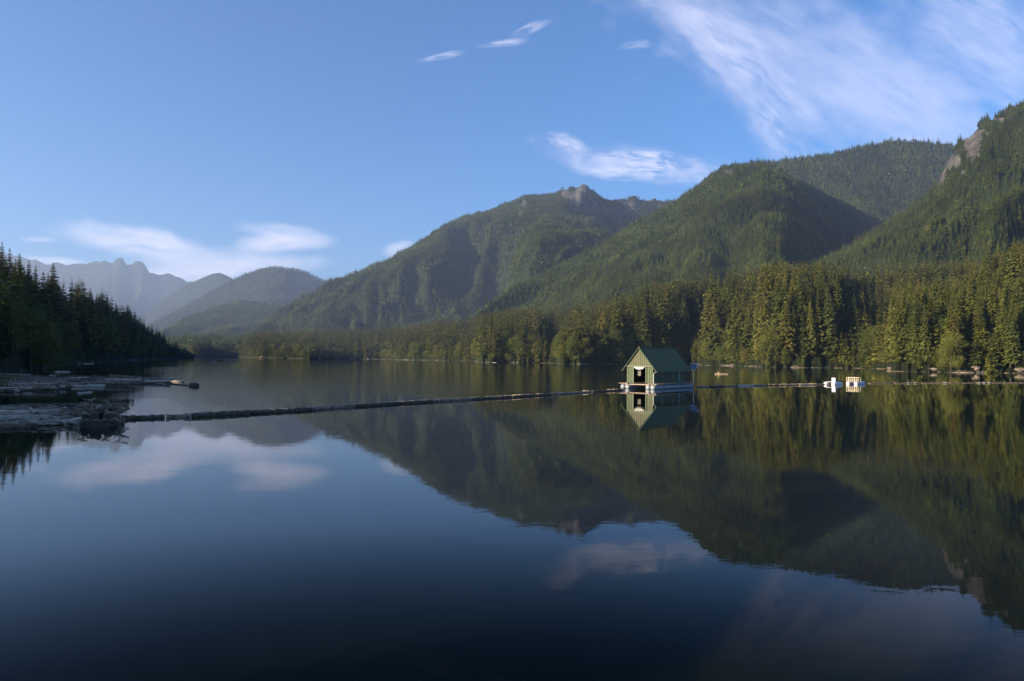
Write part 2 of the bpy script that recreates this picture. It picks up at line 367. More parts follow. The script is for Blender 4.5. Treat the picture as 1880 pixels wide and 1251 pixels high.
LAY.append(Layer('green_mountain', [(820, 620, 1900), (862, 590, 2000), (880, 561, 2100), (950, 520, 2300), (1000, 495, 2400), (1100, 445, 2600), (1150, 415, 2700), (1200, 388, 2750), (1240, 367, 2800), (1280, 340, 2800), (1310, 315, 2820), (1330, 303, 2830), (1350, 299, 2750), (1400, 299, 2600), (1440, 316, 2620), (1500, 343, 2760), (1570, 378, 2950), (1640, 412, 3120), (1720, 455, 3250), (1800, 520, 3300)],
    lambda tx: smooth_shore(tx)+620+1050*(lambda q_: q_*q_*(3-2*q_))(np.clip((tx-ray(1400, 500)[0])/0.21, 0, 1)), p=1.05, back=0.55, amp=55, L=380, seed=66, skew=0.4, base=16,
    spurs=[([(1385, 285), (1415, 330), (1450, 400), (1490, 470), (1510, 520)], 150, 200, 90), ([(1240, 360), (1180, 440), (1150, 520)], 60, 90, 90), ([(1330, 300), (1300, 400), (1270, 500)], 70, 60, 70)],
    rock=[(1338, 317, 13, 6, .8)]))
LAY.append(Layer('long_mountain', [(1250, 400, 3600), (1300, 330, 3600), (1340, 305, 3600), (1400, 294, 3600), (1450, 291, 3600), (1500, 284, 3600), (1540, 276, 3600), (1600, 263, 3600), (1650, 256, 3600), (1700, 259, 3600), (1745, 265, 3600), (1800, 262, 3600), (1900, 280, 3600), (2300, 330, 3600), (3500, 420, 3600)],
    lambda tx: np.full(np.shape(tx), 2650.0), p=1.0, back=0.6, amp=110, L=420, seed=77, skew=-0.3, base=14))
LAY.append(Layer('central_mountain', [(400, 640, 3100), (470, 602, 3400), (500, 579, 3600), (520, 566, 3700), (600, 521, 4000), (640, 503, 4100), (700, 485, 4300), (720, 477, 4300), (770, 445, 4500), (820, 413, 4600), (850, 397, 4700), (900, 385, 4800), (940, 369, 4800), (965, 357, 4800), (1000, 359, 4800), (1020, 355, 4800), (1035, 346, 4800), (1058, 343, 4800), (1066, 337, 4800), (1070, 335, 4800), (1076, 337, 4800), (1084, 344, 4800), (1100, 360, 4800), (1120, 371, 4900), (1150, 364, 5000), (1165, 359, 5000), (1182, 365, 5000), (1198, 358, 5100), (1205, 361, 5100), (1235, 365, 5100), (1300, 390, 5200), (1500, 420, 5400)],
    footof(1.0, 1150), p=1.1, back=0.8, amp=210, L=520, seed=88, skew=0.45, base=12, jag=40,
    spurs=[([(1000, 352), (985, 400), (965, 470), (1000, 560)], 420, 75, 210), ([(930, 368), (880, 430), (858, 460)], 260, 42, 40), ([(975, 360), (935, 410), (900, 460), (890, 520)], 330, 45, 50), ([(840, 395), (800, 440), (760, 540)], 300, 80, 60), ([(720, 470), (700, 520), (690, 590)], 200, 70, 60), ([(835, 420), (862, 480), (905, 550)], -170, 40, 45), ([(945, 400), (915, 440), (880, 500)], -120, 16, 16), ([(1070, 335), (1060, 380), (1050, 420)], 90, 25, 40)],
    rock=[(1070, 348, 17, 14, 1.0), (1058, 368, 18, 20, 1.0), (1038, 356, 9, 12, .85), (1085, 378, 20, 16, .7), (962, 375, 9, 16, .55), (955, 395, 9, 14, .5), (1130, 390, 60, 16, .55), (1200, 366, 30, 6, .8), (1090, 400, 40, 14, .5), (1002, 366, 18, 7, .45), (1160, 375, 30, 10, .6)]))
LAY.append(Layer('low_hill', [(250, 640, 3600), (310, 603, 4800), (350, 580, 5000), (400, 563, 5100), (440, 554, 5200), (470, 554, 5200), (520, 562, 5200), (560, 572, 5200), (700, 620, 5200)],
    lambda tx: np.full(np.shape(tx), 3300.0), p=1.0, back=0.3, amp=60, L=600, seed=99, base=14))
LAY.append(Layer('round_hill', [(200, 640, 7500), (290, 588, 7500), (330, 567, 7500), (400, 528, 7600), (440, 507, 7600), (480, 492, 7600), (505, 489, 7600), (520, 491, 7600), (526, 493, 7800), (540, 492, 8000), (560, 498, 8000), (600, 517, 8000), (700, 560, 8000), (900, 600, 8000)],
    lambda tx: np.full(np.shape(tx), 5200.0), p=1.0, back=0.4, amp=120, L=900, seed=111, base=10))
LAY.append(Layer('hazy_ridge', [(150, 650, 10000), (250, 590, 10000), (300, 550, 10000), (340, 525, 10000), (370, 511, 10000), (390, 503, 10000), (404, 501, 10000), (420, 508, 10000), (460, 530, 10000), (600, 600, 10000)],
    lambda tx: np.full(np.shape(tx), 7500.0), p=1.0, back=0.4, amp=200, L=1300, seed=123))
LAY.append(Layer('twin_peaks', [(-600, 520, 13200), (-200, 470, 13200), (0, 460, 13200), (60, 475, 13200), (75, 479, 13200), (100, 482, 13200), (150, 482, 13200), (172, 481, 13200), (185, 477, 13200), (195, 477, 13200), (207, 480, 13200), (212, 474, 13200), (219, 471, 13200), (225, 472, 13200), (233, 485, 13200), (243, 483, 13200), (249, 477, 13200), (256, 475, 13200), (262, 478, 13200), (275, 496, 13200), (290, 500, 13200), (308, 500, 13200), (328, 505, 13200), (345, 514, 13200), (375, 520, 13200), (500, 560, 13200), (800, 620, 13200)],
    lambda tx: np.full(np.shape(tx), 9500.0), p=1.3, back=0.8, amp=260, L=1500, seed=131, jag=90))
class Ridge:
    """unseen wooded ridge, added beyond the left edge to keep sun off the left shore"""
    name = 'shade_ridge'; rock = ()
    def z(s, tx, d):
        x = tx*d; yy = np.clip(d, 60, 1450); ax = -0.85*yy-70
        h = 9+0.170*yy-110*np.clip((yy-1000)/350, 0, 1)+(0.02*yy+4)*fbm(x/160, d/160, 5, 3)
        return h*np.exp(-((x-ax)/(0.11*yy+26))**2)*np.exp(-((d-yy)/90.0)**2)-12
LAY.append(Ridge())  # out of view, height and line shaped for the shade it throws
NAMES = [l.name for l in LAY]
def terrain(tx, d):
    Z = np.stack([l.z(tx, d) for l in LAY], 0); k = Z.argmax(0)
    return np.take_along_axis(Z, k[None], 0)[0], k
def rock_mask(tx, d, z, k):
    px, py = project(tx*d, d, z); r = np.zeros(px.shape)
    for li, l in enumerate(LAY):
        for (cx, cy, rx, ry, s_) in l.rock:
            e = np.hypot((px-cx)/rx, (py-cy)/ry); r = np.maximum(r, s_*np.clip(1.45-e, 0, 1)*(k == li))
    return np.clip(r, 0, 1)
cols = np.concatenate([np.linspace(-4.2, -0.86, 90), np.arange(-0.85, 0.85, 0.00165), np.linspace(0.86, 2.2, 60)])
rows = 24.0*1.0095**np.arange(0, int(math.log(16500/24.0)/math.log(1.0095)))
TXg, Dg = np.meshgrid(cols, rows)
Zg, Kg = terrain(TXg, Dg)
RKg = rock_mask(TXg, Dg, Zg, Kg)
# rough rock faces stand out a little
Zg = Zg + RKg*fbm(TXg*Dg/60, Zg/30+Dg/60, 500, 4)*18
nr_, nc_ = Zg.shape
verts_all = np.stack([TXg*Dg, Dg, np.maximum(Zg, -25)], -1).reshape(-1, 3)
qi = np.arange((nr_-1)*(nc_-1)); qr, qc = qi//(nc_-1), qi % (nc_-1)
q = np.stack([qr*nc_+qc, qr*nc_+qc+1, (qr+1)*nc_+qc+1, (qr+1)*nc_+qc], 1)
zq = Zg.reshape(-1)[q]; q = q[zq.max(1) > -6.0]; kq = Kg.reshape(-1)[q[:, 0]]
TERR = {
 'left': ('hill', 'low dark wooded hill sloping into the lake on the left'), 'right_point': ('headland', 'steep wooded headland on the right shore behind the rafts'),
 'mid_wood': ('lakeside_slope', 'sunlit wooded slope behind the green boathouse'), 'far_wood': ('far_shore', 'low wooded far shore left of the boathouse'),
 'right_mountain': ('mountain', 'steep mountain with bare cliffs at the right edge'), 'green_mountain': ('mountain', 'green forested mountain with a deep shaded flank, right of centre'),
 'long_mountain': ('mountain', 'long rounded forested crest behind the shaded flank'), 'central_mountain': ('mountain', 'bluish mountain with a pointed rocky summit at the centre'),
 'low_hill': ('hill', 'low hazy forested hill at the head of the lake'), 'round_hill': ('hill', 'rounded blue hill with a double top in the haze'),
 'hazy_ridge': ('ridge', 'pale blue ridge between the twin peaks and the rounded hill'), 'twin_peaks': ('mountain', 'distant pale blue range with two rocky peaks'), 'shade_ridge': ('ridge', 'unseen wooded ridge added beyond the left shore to shade it')}
for li, l in enumerate(LAY):
    sel = q[kq == li]
    if not len(sel): continue
    u, inv_ = np.unique(sel, return_inverse=True)
    me = np_mesh(TERR[l.name][0], verts_all[u], quads=inv_.reshape(-1, 4))
    a = me.attributes.new('rock', 'FLOAT', 'POINT'); a.data.foreach_set('value', RKg.reshape(-1)[u].astype(np.float32))
    o = link(TERR[l.name][0], me, M['ground_far'] if li >= 4 and l.name != 'shade_ridge' else M['ground'])
    tag(o, TERR[l.name][1], 'terrain', kind='structure')

# unseen wooded bank, added left of and behind the viewpoint to shade the rafts
def shade_bank_z(x, y):
    sh = -88-0.12*(y+20)+6*fbm(y/25, y*0+3, 41, 3)
    return np.clip((sh-x)*0.5, -8, 3)+np.clip((sh-x-6)*0.16, 0, 22)-np.clip((y-20)/6.0, 0, 9)
bx, by = np.meshgrid(np.linspace(-420, -70, 100), np.linspace(-230, 40, 80)); bz = shade_bank_z(bx, by)
qi = np.arange(79*99); r_, c_ = qi//99, qi % 99
me = np_mesh('bank', np.stack([bx, by, bz], -1).reshape(-1, 3), quads=np.stack([r_*100+c_, r_*100+c_+1, (r_+1)*100+c_+1, (r_+1)*100+c_], 1))
a = me.attributes.new('rock', 'FLOAT', 'POINT'); tag(link('bank', me, M['ground']), 'unseen wooded bank added beyond the left edge for shade', 'terrain', kind='structure')

# ------------------------------------------------------------------ lake
B0, B1, B2 = wpt(222, 770), wpt(1145, 717.5), wpt(1880, 703.8)
m, t, p = material('lake_water')
pos = t.node('ShaderNodeNewGeometry').outputs['Position']; x, y, z = t.sep(pos)
def beyond(a, b):   # > 0 on the far side of the line a-b, in metres
    v = (b-a); L = math.hypot(v.x, v.y); nx, ny = -v.y/L, v.x/L
    return (x-a.x)*nx + (y-a.y)*ny
far_side = t.m('MINIMUM', t.sstep(beyond(B0, B1), -0.5, 2.0), t.sstep(beyond(B1, B2), -0.5, 3.0))
patch = t.noise(t.comb(x*0.012, y*0.004, 1.0), 1.0, 3, 0.5)
w1 = t.noise(t.comb(x*0.9, y*1.7, 0.0), 1.0, 4, 0.55, 0.6)      # calm, inside the boom
w2 = t.noise(t.comb(x*0.8, y*2.6, 3.0), 1.0, 3, 0.6, 0.3)      # light ripples outside
w3 = t.noise(t.comb(x*0.12, y*0.22, 5.0), 1.0, 2, 0.5)
ruf = far_side*(t.sstep(patch, 0.3, 0.7)*0.7+0.3)
h = w1*0.0016 + w3*0.006 + ruf*w2*0.016
b = t.node('ShaderNodeBump'); b.inputs['Strength'].default_value = 1.0; b.inputs['Distance'].default_value = 1.0
t.put(b.inputs['Height'], h); t.l.new(b.outputs[0], p.inputs['Normal'])
# still water: mirror by Fresnel; the band near Brewster's angle loses most of its (polarised) sky reflection
t.n.remove(p)
fr_ = t.node('ShaderNodeFresnel'); fr_.inputs['IOR'].default_value = 1.333; t.l.new(b.outputs[0], fr_.inputs['Normal'])
F_ = E(t, fr_.outputs[0]); refl = F_*(t.sstep(F_, 0.06, 0.28)*0.96+0.04)
df_ = t.node('ShaderNodeBsdfDiffuse'); df_.inputs['Color'].default_value = (0.0035, 0.0085, 0.0075, 1)
gl_ = t.node('ShaderNodeBsdfGlossy'); gl_.inputs['Color'].default_value = (1, 1, 1, 1); t.put(gl_.inputs['Roughness'], ruf*0.022+0.002); t.l.new(b.outputs[0], gl_.inputs['Normal'])
mx_ = t.node('ShaderNodeMixShader'); t.put(mx_.inputs[0], refl); t.l.new(df_.outputs[0], mx_.inputs[1]); t.l.new(gl_.outputs[0], mx_.inputs[2])
t.l.new(mx_.outputs[0], t.n['Material Output'].inputs['Surface'])
M['water'] = m
me = bpy.data.meshes.new('lake'); S_ = 15000
me.from_pydata([(-S_, -3000, 0), (S_, -3000, 0), (S_, 16000, 0), (-S_, 16000, 0)], [], [(0, 1, 2, 3)])
tag(link('lake', me, M['water'], smooth=False), 'calm dark lake mirroring the mountains', 'water', kind='structure')

# ------------------------------------------------------------------ haze
me = bpy.data.meshes.new('haze'); hb = MB().box((0, 6500, 1050), (31000, 19400, 2150+50))
hb.v = [(vx, vy, max(vz, -27.0) if vz < 0 else vz) for vx, vy, vz in hb.v]
m, t, p = material('haze'); t.n.remove(p)
pv = t.node('ShaderNodeVolumePrincipled'); pv.inputs['Density'].default_value = HAZE_DENSITY
pv.inputs['Color'].default_value = (0.43, 0.60, 1.0, 1); pv.inputs['Anisotropy'].default_value = 0.2
t.l.new(pv.outputs[0], t.n['Material Output'].inputs['Volume'])
hz = hb.build('haze', m); tag(hz, 'thin blue evening haze over the lake and mountains', 'haze', kind='stuff')
# ------------------------------------------------------------------ trees
def conifer_crown(seed, levels, per, tufts, radius, low=0.1, droop=0.3, gap=0.0):
    """crown of a 1 m high conifer: whorls of drooping branches, each made of small leafy sprays"""
    g = np.random.default_rng(seed); V, T = [], []
    lean = g.normal(0, 0.012, 2)
    for i in range(levels):
        f = (i+g.random()*0.7)/levels; z = low+(0.985-low)*f
        env = radius*(1-f)**0.82*(0.55+0.45*min(1, f*7))*(0.82+0.36*g.random()) + 0.008
        if g.random() < gap: env *= 0.45
        n = max(3, int(per*(1-0.45*f)))
        a0 = g.random()*6.28
        for k in range(n):
            a = a0+6.2832*k/n+g.normal(0, 0.25); L = env*(0.6+0.6*g.random()); ca, sa = math.cos(a), math.sin(a)
            up = 0.35*f+g.normal(0, 0.08)
            for j in range(tufts):
                s0 = j/tufts; r0, r1 = L*s0, L*min(1.08, s0+1.5/tufts)
                h0 = z+up*r0-droop*r0*(0.4+s0); h1 = z+up*r1-droop*r1*(0.6+s0)-0.006*g.random()
                wd = L*({6: 0.25, 2: 0.42, 1: 0.6}[tufts])*(1-0.35*s0)+0.004; tw = g.normal(0, 0.45)
                b = len(V); wx, wy, wz = -sa*wd*math.cos(tw), ca*wd*math.cos(tw), wd*math.sin(tw)*0.9
                cx, cy = lean[0]*z, lean[1]*z; mx, mz = (r0*0.45+r1*0.55), (h0+h1)/2
                V += [(cx+ca*r0, cy+sa*r0, h0), (cx+ca*mx+wx, cy+sa*mx+wy, mz+wz-wd*0.35), (cx+ca*r1, cy+sa*r1, h1), (cx+ca*mx-wx, cy+sa*mx-wy, mz-wz-wd*0.35)]
                T += [(b, b+1, b+2), (b, b+2, b+3)]
    b = len(V); V += [(lean[0]-.006, lean[1], .95), (lean[0]+.006, lean[1], .95), (lean[0], lean[1]+.006, .95), (lean[0], lean[1], 1.0)]
    T += [(b, b+1, b+3), (b+1, b+2, b+3), (b+2, b, b+3)]
    return V, T
def trunk_mesh(name, top, r0, r1, seed=0, sway=0.0, n=7):
    g = random.Random(seed); mb = MB(); k = 6
    pts = [(sway*g.uniform(-1, 1)*(i/k), sway*g.uniform(-1, 1)*(i/k), -0.03+top*i/k) for i in range(k+1)]
    mb.tube(pts, [r0+(r1-r0)*i/k for i in range(k+1)], n)
    return mb
def broad_crown(seed, lobes, leaves, size):
    """crown of a 1 m high broadleaf tree: leaf clumps spread over and through uneven lobes"""
    g = np.random.default_rng(seed); V, T = [], []
    for i in range(lobes):
        f = i/max(1, lobes-1); zc = 0.10+0.76*f; rr = 0.30*math.sin(math.pi*min(0.92, 0.32+f*0.6))
        a = g.random()*6.28; rad = rr*(0.35+0.75*g.random())
        c = np.array([math.cos(a)*rad, math.sin(a)*rad, zc]); s_ = 0.10+0.085*g.random()
        n = int(leaves/lobes)
        dirs = g.normal(size=(n, 3)); dirs /= np.linalg.norm(dirs, axis=1)[:, None]
        P = c+dirs*(s_*(0.55+0.55*g.random((n, 1))))*np.array([1.15, 1.15, 0.85])
        for q_ in range(n):
            u = g.normal(size=3); u /= np.linalg.norm(u); w = np.cross(u, dirs[q_]+g.normal(size=3)*0.5); w /= np.linalg.norm(w)+1e-6
            z_ = size*(0.6+0.8*g.random()); b = len(V); pp = P[q_]
            V += [tuple(pp-u*z_), tuple(pp+w*z_*0.6), tuple(pp+u*z_), tuple(pp-w*z_*0.6)]
            T += [(b, b+1, b+2), (b, b+2, b+3)]
    return V, T
def crown_mesh(name, VT, mat):
    me = np_mesh(name, VT[0], tris=VT[1]); me.materials.append(mat); return me
def one_mesh(name, trunk, VT, mats):
    """trunk and crown together, for the mass of small far trees"""
    V = list(trunk.v); nf = len(trunk.f); b = len(V); V += VT[0]
    me = bpy.data.meshes.new(name); me.from_pydata(V, [], list(trunk.f)+[tuple(b+i for i in f) for f in VT[1]])
    me.materials.append(mats[0]); me.materials.append(mats[1])
    me.polygons.foreach_set('material_index', [0]*nf+[1]*len(VT[1])); me.update(); return me
near_con, near_brd = [], []
for k in range(7):
    rad = (0.145, 0.175, 0.125, 0.185, 0.15, 0.165, 0.135)[k]
    cv = conifer_crown(100+k, 66, 12, 6, rad, (0.04, .02, .08, .02, .05, .03, .1)[k], 0.25+0.05*(k % 3), 0.12)
    near_con.append((trunk_mesh('t', 0.93, 0.009, 0.002, k), cv))
for k in range(4):
    near_brd.append((trunk_mesh('t', 0.7, 0.026, 0.008, 20+k, 0.02), broad_crown(200+k, 28, 7500, 0.0105)))
mid_con = [one_mesh('conifer_mid', trunk_mesh('t', 0.9, 0.008, 0.002, k, n=4), conifer_crown(300+k, 26, 9, 2, (0.165, .145, .185, .155)[k], 0.02, 0.3, 0.1), (M['bark'], M['needles'])) for k in range(4)]
far_con = []
for k in range(4):
    cv = conifer_crown(400+k, 11, 8, 1, (0.24, .21, .27, .23)[k], 0.03, 0.35, 0.05)
    far_con.append(one_mesh('conifer_far', trunk_mesh('t', 0.7, 0.008, 0.003, k, n=3), cv, (M['bark'], M['needles_far'])))
mid_con_b = []
for me_ in mid_con:
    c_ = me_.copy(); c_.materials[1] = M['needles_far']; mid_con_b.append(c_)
mid_brd = [one_mesh('broadleaf_mid', trunk_mesh('t', 0.6, 0.025, 0.008, k, n=4), broad_crown(500+k, 16, 520, 0.036), (M['bark'], M['leaves'])) for k in range(3)]

# scatter: world-space jittered grid, culled to what can be seen
def scatter(x0, x1, y0, y1, s):
    xs = np.arange(x0, x1, s); ys = np.arange(y0, y1, s); X, Y = np.meshgrid(xs, ys)
    X = X+nr.uniform(-.48, .48, X.shape)*s; Y = Y+nr.uniform(-.48, .48, X.shape)*s
    return X.ravel(), Y.ravel()
# horizon tables for the occlusion test
elev = (Zg-CAM_H)/Dg; run = np.maximum.accumulate(elev, 0)
def hidden(tx, d, top):
    ci = np.clip(np.searchsorted(cols, tx), 0, nc_-1); ri = np.clip(np.searchsorted(rows, d*0.985)-1, 0, nr_-1)
    return (top-CAM_H)/d < run[ri, ci]-0.0005
PX, PY, PZ, PH, PK = [], [], [], [], []
for (y0, y1, s, hm) in [(100, 1000, 6.6, 33), (1000, 2100, 6.5, 33), (2100, 3400, 7.6, 30), (3400, 5400, 10, 28), (5400, 8100, 17, 30)]:
    X, Y = scatter(-0.86*y1, 0.9*y1, y0, y1, s)
    tx = X/Y; ok = (tx > -0.86) & (tx < 0.84); X, Y, tx = X[ok], Y[ok], tx[ok]
    Z, K = terrain(tx, Y); ok = Z > 0.5; X, Y, tx, Z, K = X[ok], Y[ok], tx[ok], Z[ok], K[ok]
    h_ = np.where((K > 3) & (Y < 3400), 20, hm)*np.exp(nr.normal(0, 0.25, len(X)))*(0.92+0.3*fbm(X/60, Y/60, 800, 2))
    h_ = h_*(0.5+0.5*np.clip((Z-1)/8, 0, 1))
    rk = rock_mask(tx, Y, Z, K)+fbm(X/25, Y/25, 600, 2)*0.25; ok = (rk < 0.42) & ~hidden(tx, Y, Z+h_) & (K < 10)
    PX.append(X[ok]); PY.append(Y[ok]); PZ.append(Z[ok]); PH.append(h_[ok]); PK.append(K[ok])
# unseen trees on the left shore and ridge, added to shade rafts and hillside
for (x0, x1, y0, y1, s) in [(-330, -90, 8, 240, 6.5), (-1500, -150, 240, 1500, 11)]:
    X, Y = scatter(x0, x1, y0, y1, s); tx = X/Y; ok = (tx <= -0.86) & (tx > -4.1) & (tx*Y > -0.86*Y-0.25*Y-160); X, Y, tx = X[ok], Y[ok], tx[ok]
    Z, K = terrain(tx, Y); ok = Z > 0.5; X, Y, Z, K = X[ok], Y[ok], Z[ok], K[ok]
    PX.append(X); PY.append(Y); PZ.append(Z); PH.append(27*np.exp(nr.normal(0, 0.15, len(X)))); PK.append(np.full(len(X), 12))
X, Y = scatter(-300, -80, -210, 26, 6.5); Z = shade_bank_z(X, Y); ok = Z > 0.5; X, Y, Z = X[ok], Y[ok], Z[ok]
PX.append(X); PY.append(Y); PZ.append(Z); PH.append(33*np.exp(nr.normal(0, 0.15, len(X)))); PK.append(np.full(len(X), 12))  # bank trees out of view, made tall for their shade on the rafts
PX, PY, PZ, PH, PK = map(np.concatenate, (PX, PY, PZ, PH, PK))
PH = np.where(PK == 0, PH*0.80, PH); PH = np.where(PK == 1, PH*1.05, PH); PH = np.where(PK == 2, PH*1.35, PH); PH = np.where(PK == 3, PH*1.05, PH)
ex = [(-22, 205, 447, 0), (4, 222, 440, 0), (20, 226, 452, 0), (38, 232, 462, 0), (52, 240, 474, 0), (66, 255, 484, 0), (82, 275, 496, 0), (-8, 178, 508, 1), (14, 182, 530, 1), (36, 190, 545, 1), (58, 200, 560, 1), (78, 214, 575, 1), (95, 232, 592, 1), (26, 205, 505, 1), (60, 232, 535, 0), (44, 215, 500, 0), (-30, 190, 480, 1)]
for px_, d_, top_, b_ in ex:
    w_ = dpt(px_, top_, d_); z_ = float(terrain(np.array([w_.x/d_]), np.array([float(d_)]))[0][0]); z_ = max(z_, 0.3)
    PX = np.append(PX, w_.x); PY = np.append(PY, d_); PZ = np.append(PZ, z_); PH = np.append(PH, w_.z-z_); PK = np.append(PK, 0)
NEX = len(ex); ppx, ppy = project(PX, PY, PZ)
PH = np.where((PK == 0) & (ppx < 130) & (np.arange(len(PX)) < len(PX)-NEX), PH*0.78, PH)
# keep mountain skylines at their traced height: shorter trees near rocky tops
PH = np.where((PK == 7) & (ppy < 400), PH*0.6, PH)
# broadleaf trees line the shore
brd_p = np.where(PZ < 9, 0.36, np.where(PZ < 18, 0.08, 0.0))*(PK < 4)
brd_p = np.where((PK == 0), 0.45*(PZ < 14), brd_p); brd_p = np.where((PK == 3) & (PZ < 14), 0.6, brd_p)
isb = nr.random(len(PX)) < brd_p*(0.5+fbm(PX/40, PY/40, 700, 2)*1.2)*1.4
# tree tops of the near woods follow the treeline of the photograph
LINES = {0: [(-80, 436), (0, 446), (30, 458), (60, 486), (110, 499), (150, 508), (180, 517), (210, 541), (240, 557), (270, 584), (300, 604), (330, 626), (350, 645), (358, 653)],
 1: [(1634, 668), (1641, 645), (1650, 625), (1670, 590), (1700, 548), (1740, 508), (1790, 474), (1840, 452), (1880, 430), (2000, 400)],
 2: [(1022, 625), (1030, 605), (1055, 580), (1085, 560), (1150, 540), (1200, 518), (1300, 498), (1400, 487), (1500, 482), (1600, 487), (1700, 480)],
 3: [(356, 605), (480, 602), (600, 598), (740, 592), (800, 586), (900, 571), (1000, 558), (1080, 550), (1900, 500)]}
for k_, ln in LINES.items():
    ly = np.interp(ppx, [a_[0] for a_ in ln], [a_[1] for a_ in ln]); v_ = np.stack([(ppx-CX)/F_PX, -(ly-CY)/F_PX, -np.ones(len(ppx))]); w_ = Rm @ v_
    lim = (CAM_H+w_[2]/w_[1]*PY-PZ)*np.clip(nr.normal(0.92 if k_ in (0, 3) else 0.98, 0.11, len(PX)), 0.62, 1.22)
    PH = np.where((PK == k_) & (np.arange(len(PX)) < len(PX)-NEX), np.minimum(PH, np.maximum(lim, 5.0)), PH)
isb[-NEX:] = [bool(e_[3]) for e_ in ex]; base_ = PH.copy(); PH = np.where(isb, PH*0.62, PH); PH[-NEX:] = base_[-NEX:]
size = PH/np.maximum(PY, 60); size = np.where((ppx < -25) | (ppx > 1905) | (PK == 12), size*0.02, size)
print('TREES', len(PX), 'broadleaf', isb.sum())
VAR = nr.integers(0, 1000, len(PX))
is_ind = np.zeros(len(PX), bool)
ci = np.where(~isb)[0]; is_ind[ci[np.argsort(-size[ci])[:300]]] = True
bi = np.where(isb)[0]; is_ind[bi[np.argsort(-size[bi])[:300]]] = True
def region(px, k, b):
    w = 'broadleaf tree' if b else 'conifer'
    if k == 0:
        for lim, txt in [(22, 'dark %s at the far left edge, above the log rafts'), (60, 'dark %s just right of the tallest trees at the left edge'), (110, 'shaded %s on the left shore behind the upper log raft'),
                         (160, 'shaded %s on the high left part of the dark hillside'), (220, 'shaded %s halfway down the dark left hillside'), (290, 'small shaded %s on the lower end of the left hillside')]:
            if px < lim: return txt % w
        return 'tiny dark %s at the tip of the left hillside' % w
    for lim, txt in ([(430, 'hazy %s on the far shore beside the tip of the left hillside'), (520, 'hazy %s on the far shore under the rounded blue hill'), (600, '%s on the far shore by the small white shore rock'), (700, '%s on the far shore under the central mountain\'s left foot'),
                      (790, '%s on the far shore under the central mountain\'s left flank'), (880, '%s on the far shore where the bank turns sunny'), (960, 'golden %s on the small point below the pointed summit'), (1040, 'golden %s on the shore right of the small point')] +
                     [(1100, 'sunlit %s on the wooded corner left of the boathouse'), (1160, 'sunlit %s on the slope directly left of the boathouse gable'), (1225, 'olive %s on the slope behind the boathouse gable'), (1290, 'olive %s on the slope behind the boathouse roof'),
        (1345, '%s on the shore above the paddled canoe'), (1400, '%s on the shore between the canoe and the wooded point'), (1450, 'golden %s at the front of the wooded point left of the rafts'), (1505, 'golden %s on the right side of the point left of the rafts'),
        (1570, 'dark %s in the shaded cove behind the tube raft'), (1638, 'dark %s in the shaded cove behind the railed raft'), (1680, 'golden %s at the left tip of the right headland'), (1730, 'sunlit %s on the headland above the broad pale slab'),
        (1790, 'sunlit %s on the headland left of the tall pale rock'), (1840, 'large sunlit %s on the headland right of the tall pale rock'), (9999, 'large sunlit %s on the headland at the right edge')]):
        if px < lim: return txt % w
def copy_tree(o, loc, rz, sc):
    c = o.copy(); COL.objects.link(c); c.location = loc; c.rotation_euler = (0, 0, rz); c.scale = sc
    for ch in o.children:
        k = ch.copy(); COL.objects.link(k); k.parent = c
    return c
protos = {}; members = {}
for b_, src in ((False, near_con), (True, near_brd)):
    for k, (tr, cv) in enumerate(src):
        nm = 'broadleaf_tree' if b_ else 'conifer'
        tm = bpy.data.meshes.new('trunk'); tm.from_pydata(tr.v, [], tr.f); tm.materials.append(M['bark'])
        protos[(b_, k)] = [None, tm, crown_mesh('crown', cv, M['leaves'] if b_ else M['needles'])]
for i in np.where(is_ind)[0]:
    b_ = bool(isb[i]); k = int(VAR[i] % (4 if b_ else 7)); pr = protos[(b_, k)]
    loc = (PX[i], PY[i], PZ[i]-0.3); hgt = float(PH[i]); wd = hgt*(1+0.25*((VAR[i] % 17)/17-0.4)); rz = float(VAR[i])
    if pr[0] is None:
        o = empty('broadleaf_tree' if b_ else 'conifer', loc, rz); o.scale = (wd, wd, hgt)
        for nm, me in (('trunk', pr[1]), ('crown', pr[2])):
            c = bpy.data.objects.new(nm, me); COL.objects.link(c); c.parent = o
        pr[0] = o; bpy.context.view_layer.update()
    else: o = copy_tree(pr[0], loc, rz, (wd, wd, hgt))
    lb = region(float(ppx[i]), int(PK[i]), b_)
    if PK[i] > 0 and not PZ[i] < 5: lb = lb.replace('conifer', 'rear-row conifer', 1).replace('broadleaf', 'rear-row broadleaf', 1)
    members.setdefault(lb, []).append((float(PH[i]/PY[i]), float(ppx[i]), o)); tag(o, lb, 'tree')
for lb, ms in members.items():
    ms.sort(key=lambda q_: -q_[0])
    if len(ms) > 1:
        for q_ in ms: q_[2]['group'] = lb
    if len(ms) > 2:
        ms[0][2]['label'] = 'tallest ' + lb; rest = sorted(ms[1:], key=lambda q_: q_[1])
        rest[0][2]['label'] = 'leftmost ' + lb
        if len(rest) > 2: rest[-1][2]['label'] = 'rightmost ' + lb

